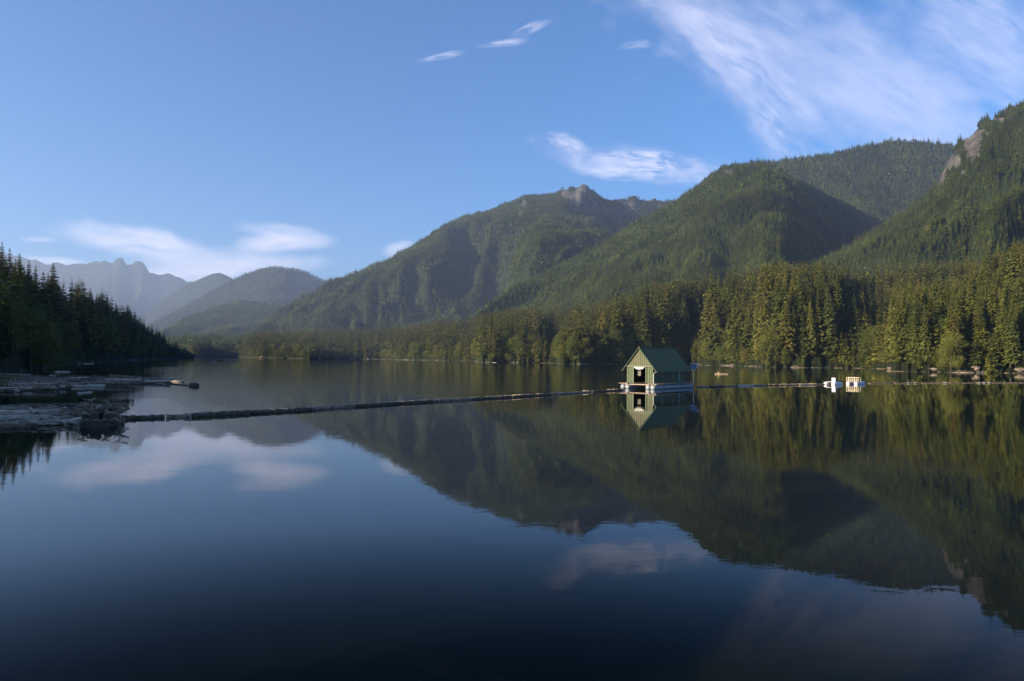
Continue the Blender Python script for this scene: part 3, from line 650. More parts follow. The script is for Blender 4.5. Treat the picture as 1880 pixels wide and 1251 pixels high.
def forest(name, sel, var, sources, label):
    """ONE object: a cloud of points with a tree instanced on each"""
    me = bpy.data.meshes.new(name); n = int(sel.sum()); me.vertices.add(n)
    me.vertices.foreach_set('co', np.stack([PX[sel], PY[sel], PZ[sel]-0.3], 1).astype(np.float32).ravel())
    def at(nm, typ, v): a = me.attributes.new(nm, typ, 'POINT'); a.data.foreach_set('value', v)
    at('tree_height', 'FLOAT', PH[sel].astype(np.float32)); at('turn', 'FLOAT', (VAR[sel]*0.37).astype(np.float32)); at('which', 'INT', var[sel].astype(np.int32))
    o = link(name, me, None, smooth=False); tag(o, label, 'forest', kind='stuff')
    ng = bpy.data.node_groups.new(name, 'GeometryNodeTree'); ng.interface.new_socket('Geometry', in_out='INPUT', socket_type='NodeSocketGeometry'); ng.interface.new_socket('Geometry', in_out='OUTPUT', socket_type='NodeSocketGeometry')
    N, L = ng.nodes, ng.links; gi = N.new('NodeGroupInput'); go = N.new('NodeGroupOutput'); jn = N.new('GeometryNodeJoinGeometry')
    m2p = N.new('GeometryNodeMeshToPoints'); L.new(gi.outputs[0], m2p.inputs[0])
    def na(nm, typ):
        a = N.new('GeometryNodeInputNamedAttribute'); a.data_type = typ; a.inputs[0].default_value = nm; return a.outputs[0]
    hh, tt, ww = na('tree_height', 'FLOAT'), na('turn', 'FLOAT'), na('which', 'INT')
    cr = N.new('ShaderNodeCombineXYZ'); L.new(tt, cr.inputs[2]); cs = N.new('ShaderNodeCombineXYZ')
    for j in range(3): L.new(hh, cs.inputs[j])
    for j, sm in enumerate(sources):
        src = bpy.data.objects.new('source_tree', sm)      # never linked: only the instances exist in the scene
        oi = N.new('GeometryNodeObjectInfo'); oi.inputs[0].default_value = src; oi.inputs[1].default_value = True
        cmp_ = N.new('FunctionNodeCompare'); cmp_.data_type = 'INT'; cmp_.operation = 'EQUAL'
        L.new(ww, cmp_.inputs[2]); cmp_.inputs[3].default_value = j
        ip = N.new('GeometryNodeInstanceOnPoints'); L.new(m2p.outputs[0], ip.inputs['Points']); L.new(cmp_.outputs[0], ip.inputs['Selection'])
        L.new(oi.outputs['Geometry'], ip.inputs['Instance']); L.new(cr.outputs[0], ip.inputs['Rotation']); L.new(cs.outputs[0], ip.inputs['Scale'])
        L.new(ip.outputs[0], jn.inputs[0])
    L.new(jn.outputs[0], go.inputs[0])
    md = o.modifiers.new('forest', 'NODES'); md.node_group = ng
    return o
var = np.where((PY < 2100) & ((PK < 4) | (PK > 11)), VAR % 4, np.where(PY < 2100, 8+VAR % 4, 4+VAR % 4))
forest('forest', ~is_ind & ~isb, var, mid_con+far_con+mid_con_b, 'dense conifer forest covering the slopes and mountains')
if (~is_ind & isb).sum(): forest('broadleaf_woods', ~is_ind & isb, VAR % 3, mid_brd, 'far broadleaf trees along the shores')
# ------------------------------------------------------------------ floating logs
def log_mesh(length, r, seed, n=12, seg=14, rough=0.12, taper=0.2, bend=0.01):
    g = random.Random(seed); mb = MB(); V, F = [], []
    ph = g.random()*6; ks = [g.uniform(-1, 1) for _ in range(n)]
    for i in range(seg+1):
        f = i/seg; x_ = (f-0.5)*length; rr = r*(1-taper*f)*(1+rough*0.5*g.uniform(-1, 1))
        oy = bend*length*math.sin(f*3.1+ph); oz = 0.2*bend*length*math.sin(f*4.3+ph)
        for k in range(n):
            w = 2*math.pi*k/n; q_ = rr*(1+rough*0.6*ks[k]+rough*0.5*g.uniform(-1, 1)); V.append((x_, oy+q_*math.cos(w), oz+q_*math.sin(w)))
    for i in range(seg):
        for k in range(n): F.append((i*n+k, (i+1)*n+k, (i+1)*n+(k+1) % n, i*n+(k+1) % n))
    V.append((-length/2, bend*length*math.sin(ph), 0)); V.append((length/2+0.02, bend*length*math.sin(3.1+ph), 0)); c0, c1 = len(V)-2, len(V)-1
    for k in range(n): F.append((c0, k, (k+1) % n)); F.append((c1, seg*n+(k+1) % n, seg*n+k))
    me = bpy.data.meshes.new('log'); me.from_pydata(V, [], F); me.update()
    return me, seg*n
def make_log(name, a, b_, r, seed, mat, label, group, cat='log', z=None, **kw):
    a = Vector(a); b_ = Vector(b_); d = b_-a; me, ns = log_mesh(d.length, r, seed, **kw)
    me.materials.append(M[mat]); me.materials.append(M['log_end'])
    for i, pl in enumerate(me.polygons): pl.use_smooth = i < ns; pl.material_index = 0 if i < ns else 1
    o = bpy.data.objects.new(name, me); COL.objects.link(o)
    c = (a+b_)/2
    if z is not None: c.z = z
    o.location = c; o.rotation_euler = d.to_track_quat('X', 'Z').to_euler(); tag(o, label, cat, group); return o
# the boom: chain of logs, px positions of the joints along it
def boom_y(px):
    return float(np.interp(px, [222, 360, 570, 654, 791, 940, 1085, 1145, 1278, 1350, 1440, 1514, 1600, 1880], [770, 765.5, 753.5, 747, 738.5, 730, 720.5, 717, 711.5, 709.5, 708, 706.5, 704.6, 703.6]))
joints = [222, 304, 351, 462, 569, 654, 722, 791, 868, 940, 1012, 1085, 1146]
BL = ['mossy boom log nearest the pile of stumps on the left', 'short pale-chipped boom log, second from the pile of stumps', 'thick dark boom log below the reflected far range', 'brown boom log left of the middle joint of the left half',
      'boom log with a pale strip along its top, left of centre', 'knobbly grey boom log just left of centre', 'boom log capped with pale driftwood chips at the centre left', 'straight dark boom log at the centre of the lake', 'grey boom log right of the lake centre',
      'thin boom log two lengths from the boathouse', 'boom log one length from the boathouse', 'boom log that ends at the boathouse floats']
for i in range(len(joints)-1):
    a = wpt(joints[i]+1.5, boom_y(joints[i]+1.5)); b_ = wpt(joints[i+1]-1.5, boom_y(joints[i+1]-1.5))
    make_log('boom_log', a, b_, (0.20, 0.18, 0.25, 0.22, 0.19, 0.21, 0.20, 0.23, 0.20, 0.17, 0.20, 0.18)[i], 50+i, 'driftwood_dark' if i % 3 != 1 else 'driftwood', BL[i], 'logs of the boom left of the boathouse', z=0.06, taper=0.1, bend=0.004, rough=0.22, seg=26)
j2 = [1279, 1302, 1327, 1352, 1384, 1412, 1440, 1466, 1492, 1514]
B2L = ['thin boom log touching the boathouse floats on their right', 'dark boom log under the paddled canoe', 'boom log right of the paddled canoe', 'bleached white boom log between canoe and rafts', 'grey boom log right of the bleached one',
       'thin boom log midway from canoe to rafts', 'boom log with a twig standing up, before the rafts', 'pale-tipped boom log two lengths left of the tube raft', 'boom log that touches the left tube raft']
for i in range(len(j2)-1):
    a = wpt(j2[i]+1, boom_y(j2[i]+1)); b_ = wpt(j2[i+1]-1, boom_y(j2[i+1]-1))
    make_log('boom_log', a, b_, (.15, .18, .13, .24, .16, .12, .17, .14, .16)[i], 80+i, ('driftwood', 'driftwood_dark', 'driftwood', 'driftwood_pale')[i % 4] if i != 7 else 'driftwood_pale', B2L[i], 'logs of the boom between boathouse and rafts', z=0.07, taper=0.1, bend=0.006, rough=0.25, seg=18)
j3 = [1593, 1640, 1690, 1740, 1790, 1840, 1900]
for i in range(len(j3)-1):
    a = wpt(j3[i]+.7, boom_y(j3[i]+.7)); b_ = wpt(j3[i+1]-.7, boom_y(j3[i+1]-.7))
    make_log('boom_log', a, b_, 0.13, 95+i, 'driftwood', 'thin boom log number %s of six from the railed raft to the right edge' % ('one', 'two', 'three', 'four', 'five', 'six')[i], 'thin boom logs right of the rafts', z=0.05, taper=0.05, bend=0.002, rough=0.2, seg=16)
# small white floats on the thin boom
fm = plain('white_float', (0.40, 0.38, 0.36), 0.5, 0.1)
for px_, w_, lb in [(1667, 0.5, 'leftmost small white float on the thin boom'), (1680, 0.55, 'second small white float on the thin boom'), (1735, 0.8, 'lone larger white float on the thin boom'), (1797, 0.5, 'left one of three close floats on the thin boom'), (1806, 0.7, 'middle one of three close floats on the thin boom'), (1815, 0.55, 'right one of three close floats on the thin boom'), (1381, 0.7, 'white float on the boom right of the canoe')]:
    c = wpt(px_, boom_y(px_)); mb = MB(); L_ = w_*1.2
    mb.tube([(-L_/2, 0, 0), (-L_/2+.06, 0, 0), (L_/2-.06, 0, 0), (L_/2, 0, 0)], [0.06, 0.12, 0.12, 0.06], 12)
    o = mb.build('buoy', fm, smooth=True); o.location = (c.x, c.y, 0.15); tag(o, lb, 'buoy', 'white floats on the boom')
# drift bits caught on the boom
g = random.Random(4); mb = MB()
for k in range(260):
    px_ = g.choice([g.uniform(225, 1140), g.uniform(600, 1000), g.uniform(1282, 1500)]); c = wpt(px_, boom_y(px_)); c.z = 0.27; s_ = g.uniform(0.08, 0.32)
    c += Vector((g.uniform(-.1, .1), g.uniform(-.12, .12), 0)); a_ = g.uniform(-.6, .9)
    dv = Vector((math.cos(a_), math.sin(a_), g.uniform(-.15, .15)))*s_
    mb.tube([c-dv, c+dv], [s_*.22, s_*.14], 5)
tag(mb.build('drift_debris', M['driftwood_pale']), 'pale wood chips caught along the log boom', 'debris', kind='stuff')

# ---- upper log raft on the left (a long jam of drift logs)
g = random.Random(12); cnt = 0
upper = []
for k in range(96):
    px_ = g.choice([g.uniform(-60, 300), g.uniform(-60, 180)]); f = g.random()
    ytop = np.interp(px_, [-60, 0, 150, 300, 330], [689, 690, 692.5, 696, 698]); ybot = np.interp(px_, [-60, 0, 60, 140, 285, 330], [724, 722, 718, 711, 706, 700])
    py_ = ytop+(ybot-ytop)*f; upper.append((py_, px_))
upper.sort()
for k, (py_, px_) in enumerate(upper):
    c = wpt(px_, py_); L_ = g.uniform(4, 11); an = g.gauss(-0.12, 0.16) if g.random() < .8 else g.uniform(-1, 1); dv = Vector((math.cos(an), math.sin(an), 0))*L_/2
    pal = g.choice(['driftwood', 'driftwood', 'driftwood_dark', 'driftwood_pale']); r_ = g.uniform(.14, .32)
    c.z = g.choice([0.08, 0.08, 0.28, 0.42]); tilt = g.uniform(-.03, .03); dv.z = tilt*L_/2
    nm = {'driftwood': 'grey', 'driftwood_dark': 'dark wet', 'driftwood_pale': 'bleached'}[pal]
    zone = 'at its left end by the grass' if px_ < 70 else ('in its middle' if px_ < 190 else 'in its narrow right end')
    make_log('drift_log', c-dv, c+dv, r_, 200+k, pal, '%s drift log lying in the upper raft, %s' % (nm, zone), '%s logs in the upper raft %s' % (nm, zone), bend=0.012, rough=0.2)
# stray logs at its tip
make_log('drift_log', wpt(295, 703.5), wpt(356, 709.3), 0.16, 400, 'driftwood_dark', 'long thin log pointing out from the tip of the upper raft', None, z=0.05)
make_log('drift_log', wpt(352, 709.2), wpt(362, 710.2), 0.42, 401, 'log_end', 'dark stump end floating at the tip of the long thin log', None, z=0.12, rough=0.3)
make_log('drift_log', wpt(272, 702), wpt(304, 709), 0.15, 402, 'driftwood', 'short slanting log at the right tip of the upper raft', None, z=0.08)
make_log('drift_log', wpt(142, 723.6), wpt(168, 720.6), 0.14, 403, 'driftwood_pale', 'lone pale log floating between the two rafts', None, z=0.04)
make_log('drift_log', wpt(100, 683.5), wpt(128, 683.0), 0.22, 404, 'driftwood_pale', 'pale log floating behind the upper raft', None, z=0.06)
make_log('drift_log', wpt(152, 668.7), wpt(172, 668.3), 0.2, 405, 'driftwood_pale', 'distant pale log floating off the left shore', None, z=0.05)
# grass on the raft
mb = MB(); g = random.Random(5); gm = plain('marsh_grass', (0.085, 0.085, 0.025), 0.9, 0.5, 1.0)
for k in range(2600):
    px_ = abs(g.gauss(0, 26))-30 if g.random() < .85 else g.uniform(0, 130); py_ = g.uniform(693, 717 if px_ < 60 else 699); c = wpt(px_, py_); h_ = g.uniform(.35, 1.15)*(1.0 if px_ < 50 else .5); a_ = g.uniform(0, 6.28)
    lx, ly = math.cos(a_)*h_*.35, math.sin(a_)*h_*.35; wx, wy = -math.sin(a_)*.035, math.cos(a_)*.035
    b0 = Vector((c.x, c.y, 0.05)); mb.add([b0+Vector((wx, wy, 0)), b0-Vector((wx, wy, 0)), b0+Vector((lx*.5-wx, ly*.5-wy, h_*.65)), b0+Vector((lx*.5+wx, ly*.5+wy, h_*.65)), b0+Vector((lx, ly, h_))], [(0, 1, 2, 3), (3, 2, 4)])
tag(mb.build('grass', gm), 'tufts of green marsh grass growing on the upper raft at the left edge', 'grass', kind='stuff')
mb = MB()
for k in range(1500):
    px_ = g.uniform(-40, 300); f = g.random(); ytop = np.interp(px_, [-60, 0, 150, 300], [690, 691, 693, 697]); ybot = np.interp(px_, [-60, 0, 140, 300], [722, 721, 710.5, 704])
    c = wpt(px_, ytop+(ybot-ytop)*f); s_ = g.uniform(.15, .9); a_ = g.gauss(0, .7); c.z = g.uniform(.02, .45); dv = Vector((math.cos(a_), math.sin(a_), g.uniform(-.15, .15)))*s_
    mb.tube([c-dv, c+dv], [.05+s_*.05, .04], 5)
tag(mb.build('drift_debris', M['driftwood']), 'broken branches and bark packed between the raft logs', 'debris', kind='stuff')

# ---- lower raft: long parallel logs and a heap of cut logs at its right end
low = [(-40, 751, 165, 746.5, .30, 'driftwood_dark', 'long dark log along the back edge of the lower raft'),
       (-60, 757, 60, 754, .28, 'driftwood', 'short grey log behind the pale branch of the lower raft'),
       (40, 760, 130, 757, .22, 'driftwood', 'grey log in the back of the lower raft beside the heap'),
       (-60, 763, 112, 759.5, .26, 'driftwood_pale', 'bleached log across the middle of the lower raft'),
       (-60, 768, 100, 765, .28, 'driftwood', 'wide grey log across the middle of the lower raft'),
       (-60, 774, 95, 769, .26, 'driftwood_pale', 'pale grey log in the middle of the lower raft'),
       (-60, 779, 80, 775.5, .24, 'driftwood_dark', 'dark mossy log towards the front of the lower raft'),
       (-60, 784, 160, 777.5, .25, 'driftwood', 'long brown log along the front of the lower raft'),
       (-60, 790, 70, 785, .22, 'driftwood_dark', 'sunken log at the front edge of the lower raft')]
for k, (x0, y0, x1, y1, r_, mt, lb) in enumerate(low):
    make_log('drift_log', wpt(x0, y0), wpt(x1, y1), r_, 500+k, mt, lb, 'long logs of the lower raft', z=0.08+0.04*(k % 2), bend=0.006, rough=0.16, seg=20)
make_log('drift_log', wpt(56, 752, .55), wpt(66, 758, .35), .12, 520, 'driftwood_pale', 'small bleached branch lying across the lower raft', None, bend=.03)
make_log('drift_log', wpt(120, 776, .2), wpt(153, 768, .55), .17, 521, 'driftwood_pale', 'slanting bleached log leaning against the heap', None)
make_log('drift_log', wpt(148, 778, .15), wpt(228, 772, .2), .2, 522, 'driftwood', 'brown log in front of the heap of cut logs', None)
heap = [(158, 774, 146, 757, 0.16, .30), (170, 777, 160, 758, 0.15, .34), (182, 778, 172, 757, 0.18, .33), (195, 778, 188, 757, 0.14, .36), (208, 776, 201, 757, 0.16, .32), (219, 775, 210, 759, .12, .26),
        (164, 773, 156, 756, .52, .28), (177, 775, 170, 754, .54, .31), (199, 774, 192, 753, .56, .32), (213, 772, 206, 756, .50, .26), (187, 771, 180, 753, .90, .25), (203, 769, 199, 752, .93, .20)]
hl = ['leftmost log in the bottom layer of the heap', 'second log from the left under the heap', 'third log from the left under the heap', 'fourth log from the left under the heap', 'fifth log from the left under the heap', 'thin rightmost log under the heap',
      'leftmost log in the middle layer of the heap', 'second log in the middle layer of the heap', 'thick third log in the middle layer of the heap', 'rightmost log in the middle layer of the heap', 'left one of the two top logs of the heap', 'right one of the two top logs of the heap']
for k, (x0, y0, x1, y1, z_, r_) in enumerate(heap):
    a = wpt(x0, y0+6); b_ = wpt(x1, y1); a.z = z_; b_.z = z_; d_ = (b_-a).normalized(); b_ = a+d_*4.6
    make_log('cut_log', a+Vector((0, -.25*((k*7) % 4), 0)), b_, r_, 540+k, ('driftwood', 'driftwood_dark')[k % 2], hl[k], 'heap of cut logs at the end of the lower raft', rough=0.18, bend=0.008)
g = random.Random(31); mb = MB()
for k in range(330):
    px_ = g.uniform(125, 225); py_ = g.uniform(758, 779) if px_ > 150 else g.uniform(757, 770); c = wpt(px_, py_); s_ = g.uniform(.1, .7); a_ = g.uniform(0, 6.3)
    c.z = g.uniform(.1, 1.5 if px_ > 155 else .5)*g.random()**.4; dv = Vector((math.cos(a_), math.sin(a_), g.uniform(-.5, .5)))*s_
    mb.tube([c-dv, c+dv], [.03+s_*.05, .02], 5)
tag(mb.build('branches', M['driftwood']), 'tangle of roots and broken branches around the heap of cut logs', 'branches', kind='stuff')
g = random.Random(32); mb = MB()
for k in range(380):
    px_ = g.uniform(-20, 150); py_ = g.uniform(752, 785); c = wpt(px_, py_); s_ = g.uniform(.08, .5); a_ = g.gauss(0, .5); c.z = g.uniform(.05, .38); dv = Vector((math.cos(a_), math.sin(a_), g.uniform(-.1, .1)))*s_
    mb.tube([c-dv, c+dv], [.02+s_*.06, .02], 5)
tag(mb.build('drift_debris', M['driftwood_pale']), 'sticks and bark chips scattered over the lower raft', 'debris', kind='stuff')

# ------------------------------------------------------------------ boathouse
def siding(name, col, pitch=0.22):
    m, t, p = material(name); tcn = t.node('ShaderNodeTexCoord'); x, y, z = t.sep(tcn.outputs['Object'])
    n = t.noise(tcn.outputs['Object'], 1.2, 5, 0.6)
    t.l.new(t.mix(t.sstep(n, .3, .7), tuple(c*.78 for c in col), tuple(c*1.12 for c in col)), p.inputs['Base Color']); p.inputs['Roughness'].default_value = .5
    return m
green = siding('green_siding', (0.030, 0.060, 0.028)); greend = siding('green_roof', (0.068, 0.082, 0.022)); trimg = plain('green_trim', (0.09, 0.14, 0.09), .5, .1)
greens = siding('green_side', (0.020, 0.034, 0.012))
white = plain('tarpaulin_white', (0.45, 0.47, 0.50), .6, .08); tubem = plain('float_tube', (0.20, 0.23, 0.28), .5, .14, 1.0); deckm = plain('deck_timber', (0.30, 0.235, 0.20), .8, .35, 4.0)
dark = plain('interior_dark', (0.03, 0.022, 0.016), .9, .3); steel = plain('galvanised', (0.62, 0.62, 0.60), .5, .1, metal=0.2)
solar, t, p = material('solar_cells'); p.inputs['Base Color'].default_value = (0.02, 0.035, 0.09, 1); p.inputs['Roughness'].default_value = .25
pane, t, p = material('window_pane'); p.inputs['Base Color'].default_value = (0.08, 0.10, 0.10, 1); p.inputs['Roughness'].default_value = .15
lit, t, p = material('bright_window'); p.inputs['Base Color'].default_value = (0.8, 0.68, 0.5, 1); p.inputs['Emission Color'].default_value = (1, .8, .55, 1); p.inputs['Emission Strength'].default_value = .13  # light in the window is put in as a warm emission
c0 = wpt(1174.5, 714.0); TH = R(40.6)      # local -Y is the gable's outward direction
bh = empty('boathouse', (c0.x, c0.y, 0)); bh.rotation_euler = (0, 0, -TH)
tag(bh, 'green metal-clad boathouse with a steep roof, floating on white tubes', 'boathouse')
W_, LN, DK, EV, BD, PK_ = 5.1, 12.2, 0.95, 3.12, 3.86, 7.15     # width, length, deck, eave, gable band, ridge
hw = W_/2; SL = (PK_-BD)/2.72
def corrugated(x0, x1, y, z0, z1f, outw, pitch=0.24, dep=0.035):
    """vertical ribbed sheet in the local XZ plane at y; z1f(x) gives its top"""
    n = max(2, int(round((x1-x0)/pitch*4))); V, F = [], []
    for i in range(n+1):
        x_ = x0+(x1-x0)*i/n; ph = (i % 4); o_ = (0, 0, dep, dep)[ph]*outw
        V += [(x_, y+o_, z0), (x_, y+o_, z1f(x_))]
    for i in range(n): F.append((2*i, 2*i+2, 2*i+3, 2*i+1))
    return V, F
top = lambda x_: min(PK_-0.16-abs(x_)*SL, 99)
fw = MB(); DX0, DX1 = -1.22, 1.22
for a_, b_, z0, zf in [(-hw, DX0, DK, lambda x_: BD), (DX1, hw, DK, lambda x_: BD)]: fw.add(*corrugated(a_, b_, 0, z0, zf, -1, 0.36, 0.07))
fw.build('front_wall', green, bh)
fg = MB().add(*corrugated(-2.62, 2.62, -0.10, BD, lambda x_: max(BD+.02, PK_-.14-abs(x_)*SL), -1, 0.36, 0.07)); fg.build('gable', siding('gable_siding', (0.047, 0.060, 0.031)), bh)
sw = MB()
for sx in (-1, 1):
    V, F = corrugated(0.0, LN, 0, DK, lambda x_: EV+.35, 1, 0.4, 0.03)
    sw.add([(sx*(hw+v[1]), v[0], v[2]) for v in V], F)
V, F = corrugated(-hw, hw, LN, DK, lambda x_: PK_-.2-abs(x_)*SL, 1); sw.add(V, F)
side = sw.build('side_wall', greens, bh)
fl = MB().box((0, LN/2, DK-.04), (W_-.1, LN-.1, .06)); fl.build('floor', dark, bh)
inn = MB().box((0, LN-.15, (DK+BD)/2), (W_-.2, .05, BD-DK)); inn.build('inner_wall', dark, bh)
# roof: two thick slabs with overhang, ribs and a ridge cap
rf = MB()
for sx in (-1, 1):
    ex = (PK_-EV)/SL; th = .10
    y0, y1 = -.38, LN+.35
    P = [(0, PK_), (sx*ex, EV)]; nx, nz = sx*SL/math.hypot(SL, 1), 1/math.hypot(SL, 1)
    V = []
    for yy in (y0, y1):
        for (a_, z_) in P: V += [(a_, yy, z_), (a_-nx*th, yy, z_-nz*th)]
    rf.add(V, [(0, 2, 6, 4), (1, 5, 7, 3), (0, 1, 3, 2), (4, 6, 7, 5), (2, 3, 7, 6), (0, 4, 5, 1)])
    k = 0; yy = y0+.3
    while yy < y1-.1:
        V = []
        for y_ in (yy-.025, yy+.025):
            for (a_, z_) in P: V += [(a_+nx*.045, y_, z_+nz*.045), (a_-nx*.01, y_, z_-nz*.01)]
        rf.add(V, [(0, 2, 6, 4), (0, 1, 3, 2), (4, 6, 7, 5), (2, 3, 7, 6)]); yy += .45
roof = rf.build('roof', greend, bh)
MB().box((0, (y0+y1)/2, PK_+.03), (.24, y1-y0+.02, .07)).build('ridge_cap', greend, roof)
tr = MB()
for sx in (-1, 1):
    ex = (PK_-EV)/SL; tr.tube([(0, -.43, PK_-.10), (sx*ex, -.43, EV-.10)], .07, 4)
tr.build('barge_board', trimg, roof)
MB().box((0, -.20, BD), (5.5, .14, .12)).build('gable_trim', trimg, bh)
for sx in (-1, 1): MB().box((sx*((PK_-EV)/SL-.02), LN/2, EV-.10), (.10, LN+.6, .11)).build('gutter', trimg if sx > 0 else greend, roof)
dp = MB(); ex = (PK_-EV)/SL; dp.tube([(ex-.05, -.2, EV-.12), (hw+.12, -.05, EV-.5), (hw+.12, -.05, DK)], .05, 8); dp.build('downpipe', steel, bh)
fr = MB(); fr.box((DX0, -.04, (DK+BD)/2), (.08, .14, BD-DK)); fr.box((DX1, -.04, (DK+BD)/2), (.08, .14, BD-DK)); fr.build('door_frame', trimg, bh)
# rolled tarpaulin sagging across the top of the opening
V, F = [], []; n = 24
for i in range(n+1):
    f = i/n; x_ = -1.0+2.0*f; sag = .48*math.sin(math.pi*f)**.7+.07
    for (yy, z_) in [(-.16, BD-.10), (-.26, BD-.16-.02*math.sin(i*1.7)), (-.24-.05*math.sin(i*1.3), BD-.16-sag*.6), (-.16, BD-.14-sag), (-.10, BD-.12-sag*.7)]: V.append((x_, yy, z_))
for i in range(n):
    for k in range(4): F.append((i*5+k, (i+1)*5+k, (i+1)*5+k+1, i*5+k+1))
MB().add(V, F).build('tarpaulin', white, bh, smooth=True)
wr = MB().box((-hw+.10, 4.1, 2.55), (.04, .95, .85)).build('window', lit, bh)
MB().box((-hw+.11, 4.1, 3.01), (.06, 1.1, .07)).build('frame', deckm, wr)
for yy in (3.1, 6.9):
    w_ = MB(); w_.box((hw+.06, yy, 2.75), (.05, .62, .07)); w_.box((hw+.06, yy, 2.02), (.05, .62, .07)); w_.box((hw+.06, yy-.29, 2.385), (.05, .07, .68)); w_.box((hw+.06, yy+.29, 2.385), (.05, .07, .68))
    w_ = w_.build('window', trimg, bh); MB().box((hw+.045, yy, 2.385), (.02, .5, .66)).build('pane', pane, w_)
MB().box((hw+.06, 9.4, (DK+2.95)/2), (.05, .85, 2.95-DK)).build('door', plain('door_green', (0.03, 0.12, 0.11), .5, .1), bh)
# deck: side walks and front platforms
for sx in (-1, 1):
    dk = MB()
    for k in range(48): dk.box((sx*(hw+.28), -.7+k*.29, DK-.06), (1.7, .25, .08))
    dk.box((sx*(hw-.5), -.72, DK-.13), (.2, .2, .1)); dk.build('deck', deckm, bh)
bm_ = MB()
for yy in (-.3, 3.5, 7.5, 11.2): bm_.box((0, yy, DK-.22), (6.6, .22, .16))
bm_.build('cross_beam', deckm, bh)
for sx in (-2.92, -1.98, 1.98, 2.92):
    tb = MB(); tb.tube([(sx, -1.0, .30), (sx, -.93, .30), (sx, -.75, .30), (sx, 13.6, .30), (sx, 13.75, .30), (sx, 13.82, .30)], [.12, .34, .44, .44, .3, .12], 20); tb.build('float_tube', tubem, bh, smooth=True)
sp = MB().tube([(hw+.95, 13.3, DK-.3), (hw+.95, 13.3, 3.6)], .055, 8).build('solar_mast', steel, bh)
Rp = Matrix.Rotation(R(0), 3, 'Z'); sv = MB(); fr_ = MB()
def tilt(x_, y_, z_):      # panel leans back, facing the afternoon sun
    v = Matrix.Rotation(R(-20), 3, 'Z') @ Matrix.Rotation(R(52), 3, 'X') @ Vector((x_, y_, z_)); return v+Vector((hw+.95, 13.3, 3.8))
for xc in (-.42, .42):
    for (cx_, cz_, w_, h_) in [(xc, 0, .74, 1.36)]:
        b0 = len(sv.v); pts = [tilt(cx_+sx*w_/2, sy*h_/2, zz) for zz in (.02, -.02) for sx, sy in ((-1, -1), (1, -1), (1, 1), (-1, 1))]
        sv.add(pts, [(0, 1, 2, 3), (7, 6, 5, 4), (0, 4, 5, 1), (1, 5, 6, 2), (2, 6, 7, 3), (3, 7, 4, 0)])
for a_, b_ in [((-.82, .70), (.82, .70)), ((-.82, -.70), (.82, -.70)), ((-.82, -.7), (-.82, .7)), ((.82, -.7), (.82, .7)), ((0, -.7), (0, .7))]:
    fr_.tube([tilt(a_[0], a_[1], 0), tilt(b_[0], b_[1], 0)], .04, 6)
pn = sv.build('solar_panel', solar, bh); fr_.build('frame', steel, pn)

# ------------------------------------------------------------------ the two small rafts
def pontoon(mb, x_, y0, y1, r_, z_): mb.tube([(x_, y0, z_), (x_, y0+.05, z_), (x_, y0+.22, z_), (x_, y1-.3, z_), (x_, y1-.05, z_), (x_, y1, z_)], [r_*.35, r_*.8, r_, r_, r_*.7, r_*.3], 18)
whitef = plain('white_tube', (0.50, 0.50, 0.54), .45, .08, 1.0)
c1 = wpt(1524, 706.6); ra = empty('tube_raft', (c1.x, c1.y, 0)); ra.rotation_euler = (0, 0, R(-50)); tag(ra, 'small white raft on two tubes carrying an upright white box, left of the railed raft', 'raft')
for x_ in (-.85, .85):
    mb = MB(); pontoon(mb, x_, -.6, 3.4, .42, .18); mb.build('float_tube', whitef, ra, smooth=True)
MB().box((0, 1.2, .62), (2.0, 1.6, .07)).build('deck', whitef, ra)
MB().box((.75, .1, 1.0), (.75, .6, 1.05), R(10)).build('box', plain('pale_box', (0.42, 0.45, 0.62), .5, .08), ra, bevel=.03)
c2 = wpt(1565, 705.8); rb = empty('railed_raft', (c2.x, c2.y, 0)); rb.rotation_euler = (0, 0, R(-50)); tag(rb, 'small floating platform with a white grid railing, right of the tube raft', 'raft')
for x_ in (-.95, .75):
    mb = MB(); pontoon(mb, x_, -.3, 4.0, .42, .20); mb.build('float_tube', whitef, rb, smooth=True)
MB().box((0, .4, .55), (2.5, 1.4, .07)).build('deck', deckm, rb)
# railing stands square to the camera's view of it: four sides of a 2.2 x 1.8 m pen
cream = plain('cream_rail', (0.80, 0.72, 0.58), .5, .08)
ry = [(-1.25, -.2), (1.35, -.2), (1.35, .9), (-1.25, .9)]
for k in range(4):
    (ax_, ay_), (bx_, by_) = ry[k], ry[(k+1) % 4]; mb = MB(); n = 1 if k % 2 else (6 if k == 0 else 2)
    for z_ in ((.78, 1.15, 1.52) if k == 0 else (1.52,)): mb.tube([(ax_, ay_, z_), (bx_, by_, z_)], .028, 6)
    for i in range(n): f = i/n; mb.tube([(ax_+(bx_-ax_)*f, ay_+(by_-ay_)*f, .58), (ax_+(bx_-ax_)*f, ay_+(by_-ay_)*f, 1.54)], .028, 6)
    mb.build('railing', cream, rb)

